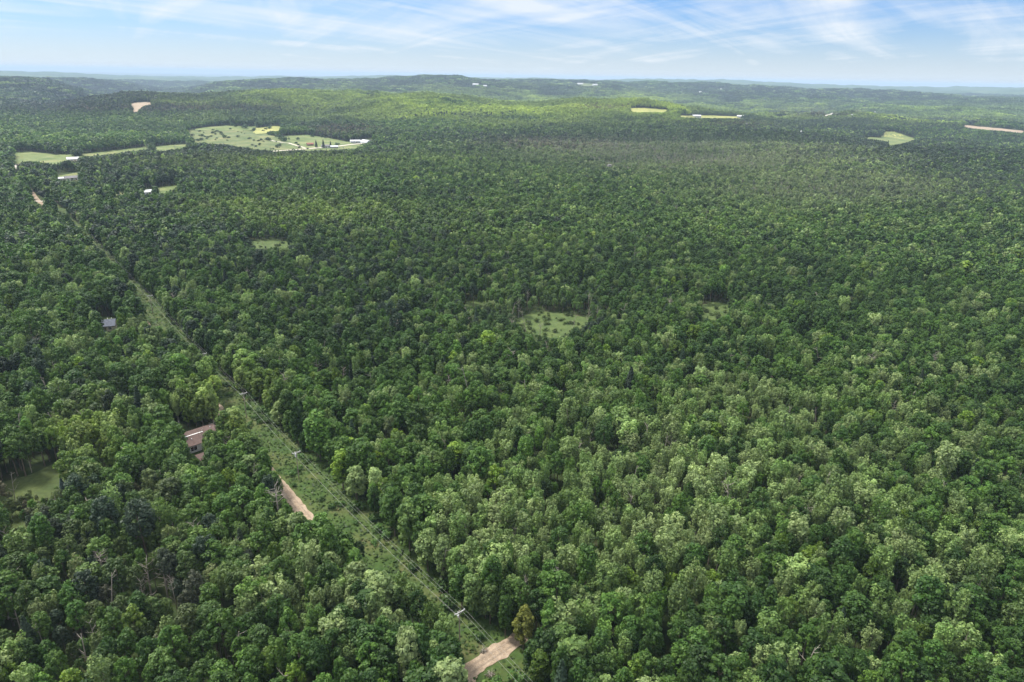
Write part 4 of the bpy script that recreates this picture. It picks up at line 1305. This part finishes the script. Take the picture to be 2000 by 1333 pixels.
for k in range(95):
    px, py = (rb.uniform(1003, 1152), rb.uniform(612, 660)) if k < 60 else (rb.uniform(1366, 1428), rb.uniform(595, 624)) if k < 78 else (rb.uniform(475, 585), rb.uniform(470, 488))
    q = at(px, py)
    hh = rb.uniform(0.35, 1.15)
    zone = 'in the large scrubby clearing near the centre' if k < 60 else 'round the small clearing right of centre' if k < 78 else 'in the small clearing in the middle left wood'
    tone = rb.uniform(0.7, 1.5)
    lab = ('tall ' if hh > 0.8 else 'low ') + ('olive ' if tone > 1.1 else 'dark green ') + 'bush ' + zone
    individual('bush', k, q, rb.uniform(0, 6), hh * np.array((1.15, 1.15, 1.0)), np.array((0.070, 0.105, 0.030)) * tone, lab, lab)
# bushes and small trees in the far meadow, and the dark spruce row by the bright field
mk = 0
while mk < 80:
    px, py = rb.uniform(372, 660), rb.uniform(252, 296)
    if noise(px, py * 3.5, 34, 55) < -0.05 or (px > 530 and rb.random() < 0.55): continue
    mk += 1
    k = mk
    q = at(px, py)
    individual('bush', k, q, rb.uniform(0, 6), float(np.clip(np.exp(rb.normal() * 0.45) * 1.7, 0.8, 4.6)) * np.array((1.3, 1.3, 1.0)), np.array((0.030, 0.058, 0.020)) * rb.uniform(0.8, 1.5), ('broad ' if noise(px, py, 7, 3) > 0 else 'small ') + 'dark bush in the ' + ('left part' if px < 460 else 'middle' if px < 540 else 'right part') + ' of the far dry field', 'bushes scattered over the far dry field')
for k in range(34):
    (ax, ay), (bx, by), zone = (((152, 301), (148, 311), 'between the left hayfield and the narrow strip'), ((292, 285), (300, 296), 'at the right end of the narrow strip field'), ((362, 262), (378, 284), 'on the left edge of the dry field'),
                               ((526, 262), (560, 278), 'between the dry field and the hayfield'), ((440, 245), (500, 255), 'along the top of the dry field'))[k % 5]
    t = rb.uniform(0, 1)
    q = at(ax + (bx - ax) * t + rb.normal() * 1.5, ay + (by - ay) * t)
    individual('bush', k, q, rb.uniform(0, 6), rb.uniform(2.2, 5.0) * np.array((1.2, 1.2, 1.0)), np.array((0.036, 0.070, 0.020)) * rb.uniform(0.8, 1.4), 'big hedgerow tree ' + zone, 'hedgerow trees ' + zone)  # hedgerow trees, drawn with enlarged bush meshes
for k in range(22):
    t = k / 21
    q = at(1650 + 82 * t, 285 + 6 * t)
    special('conifer', q[0], q[1], 17 + rb.normal(), 1.25, (0.016, 0.032, 0.020), 'dark spruce in the straight row below the bright far field', 'straight spruce row by the far field', k)
for k, (px, ht) in enumerate(((618, 15), (632, 16), (646, 13))):
    q = at(px, 289.5)
    special('conifer', q[0], q[1], ht, 1.2, (0.02, 0.04, 0.024), 'dark tree beside the farmhouse, ' + ('left', 'middle', 'right')[k] + ' of the three', None, k)


# ------------------------------------------------------------------ the thousands beyond: one object per kind
def forest(name, label, data, kinds):
    P, I, S, T, Rz = [], [], [], [], []
    for D, lod, msk in data:
        for kind in kinds:
            idx = INDEX.get((kind, lod)) or INDEX.get((kind, 0))
            m = msk & (D['kind'] == KINDS_.index(kind)) if kind in KINDS_ else msk
            n = int(m.sum())
            if not n: continue
            rng = np.random.default_rng(n)
            P.append(np.stack([D['x'][m], D['y'][m], D['z'][m]], 1))
            pick = np.array(idx)[rng.integers(0, len(idx), n)]
            if lod == 0 and kind in ('broadleaf', 'poplar'):
                eg = np.array(INDEX[('edge', 0)])
                pick = np.where(D['edge'][m], eg[rng.integers(0, len(eg), n)], pick)
            I.append(pick)
            sc = D['ht'][m] / 15.0
            ww = sc * D['wid'][m] * {0: 1.0, 1: 1.05, 2: 1.2}.get(lod, 1.0)
            S.append(np.stack([ww, ww, sc], 1)); T.append(D['tint'][m]); Rz.append(D['rot'][m])
    P, I, S, T, Rz = (np.concatenate(q) for q in (P, I, S, T, Rz))
    me = bpy.data.meshes.new(name)
    me.vertices.add(len(P))
    me.vertices.foreach_set('co', P.astype(np.float32).ravel())
    for an, ty, dat, key in (('idx', 'INT', I.astype(np.int32), 'value'), ('scl', 'FLOAT_VECTOR', S, 'vector'), ('tint', 'FLOAT_VECTOR', T, 'vector'), ('rotz', 'FLOAT', Rz, 'value')):
        a = me.attributes.new(an, ty, 'POINT')
        a.data.foreach_set(key, np.ascontiguousarray(dat if an == 'idx' else dat.astype(np.float32)).ravel())
    o = bpy.data.objects.new(name, me)
    COL.objects.link(o)
    tag(o, label, None, None, 'stuff')
    ng = bpy.data.node_groups.new(name, 'GeometryNodeTree')
    ng.interface.new_socket('Geometry', in_out='INPUT', socket_type='NodeSocketGeometry')
    ng.interface.new_socket('Geometry', in_out='OUTPUT', socket_type='NodeSocketGeometry')
    N, K = ng.nodes, ng.links
    gi, go = N.new('NodeGroupInput'), N.new('NodeGroupOutput')
    ci = N.new('GeometryNodeCollectionInfo')
    ci.inputs['Collection'].default_value = PROTO
    ci.inputs['Separate Children'].default_value = True
    ci.inputs['Reset Children'].default_value = True
    ip = N.new('GeometryNodeInstanceOnPoints')
    ip.inputs['Pick Instance'].default_value = True

    def na(nm, ty):
        q = N.new('GeometryNodeInputNamedAttribute')
        q.data_type = ty
        q.inputs['Name'].default_value = nm
        return q.outputs['Attribute']
    cb = N.new('ShaderNodeCombineXYZ')
    K.new(na('rotz', 'FLOAT'), cb.inputs[2])
    K.new(gi.outputs[0], ip.inputs['Points'])
    K.new(ci.outputs[0], ip.inputs['Instance'])
    K.new(na('idx', 'INT'), ip.inputs['Instance Index'])
    K.new(cb.outputs[0], ip.inputs['Rotation'])
    K.new(na('scl', 'FLOAT_VECTOR'), ip.inputs['Scale'])
    K.new(ip.outputs[0], go.inputs[0])
    md = o.modifiers.new('forest', 'NODES')
    md.node_group = ng
    return o


al = lambda D: np.ones(len(D['x']), bool)
TIERS = [(L0, 0, ~taken), (L1, 1, al(L1)), (L2, 2, al(L2))]
forest('broadleaf_forest', 'unbroken green broadleaf forest filling the middle distance', TIERS, ['broadleaf'])
forest('poplar_forest', 'paler plumed trees mixed through the forest', TIERS, ['poplar'])
forest('conifer_forest', 'dark conifers mixed through the far forest', TIERS, ['conifer'])
forest('dead_wood', 'bare grey trees standing through the forest', TIERS, ['dead'])
forest('distant_forest', 'hazy forest stands on the far hills', [(L3, 0, al(L3))], ['stand'])

# grass and weeds of the open strip
rg = np.random.default_rng(9)
n = 9000
ss, dd = rg.uniform(POLE_S[0] - 60, POLE_S[-1] + 60, n), rg.uniform(-11, 11.5, n)
k = np.abs(dd - ROAD_D) > 2.4
gp = LINE_O + np.outer(ss[k], LINE_D) + np.outer(dd[k], LINE_N)
k = np.min([np.hypot(gp[:, 0] - np.interp(t, range(len(tr)), np.array(tr)[:, 0]), gp[:, 1] - np.interp(t, range(len(tr)), np.array(tr)[:, 1])) for t in np.linspace(0, 4, 25)], 0) > 3.0
gp = gp[k]
n = len(gp)
nr = np.stack([rg.normal(size=n) * 0.6, rg.normal(size=n) * 0.6, np.full(n, 1.0)], 1)
cv = cards(np.stack([gp[:, 0], gp[:, 1], ground(gp[:, 0], gp[:, 1]) + rg.uniform(0.1, 0.5, n)], 1), nr, rg.uniform(0.4, 0.95, n), rg)
go_ = bpy.data.objects.new('grass', quad_mesh('grass', cv, np.arange(len(cv)).reshape(-1, 4), [LEAF], leaf=rg.uniform(0, 1, n)))
COL.objects.link(go_)
go_['tint'] = [0.044, 0.076, 0.017]
tag(go_, 'rough grass and weeds in the strip under the power line', None, None, 'stuff')

# ------------------------------------------------------------------ the air
zb, zt = float(GZ.min()) - 1.0, max(float(GZ.max()) + 25.0, CAM_H + 6.0)
hb = MB().box((0, 0, (zb + zt) / 2), (98000, 98000, zt - zb))
hm = bpy.data.materials.new('haze')
hm.use_nodes = True
t = NT(hm.node_tree)
pv_ = t.n('ShaderNodeVolumePrincipled', {'Color': HAZE_COLOUR, 'Density': HAZE_DENSITY, 'Anisotropy': 0.0})
pv_.inputs['Density Attribute'].default_value = ''
t.n('ShaderNodeOutputMaterial', {'Volume': pv_.outputs[0]})
MATS['haze'] = hm
hz_ = hb.build('haze', 'haze')
tag(hz_, 'thin blue summer haze over the land', None, None, 'stuff')
print('haze', zb, zt)
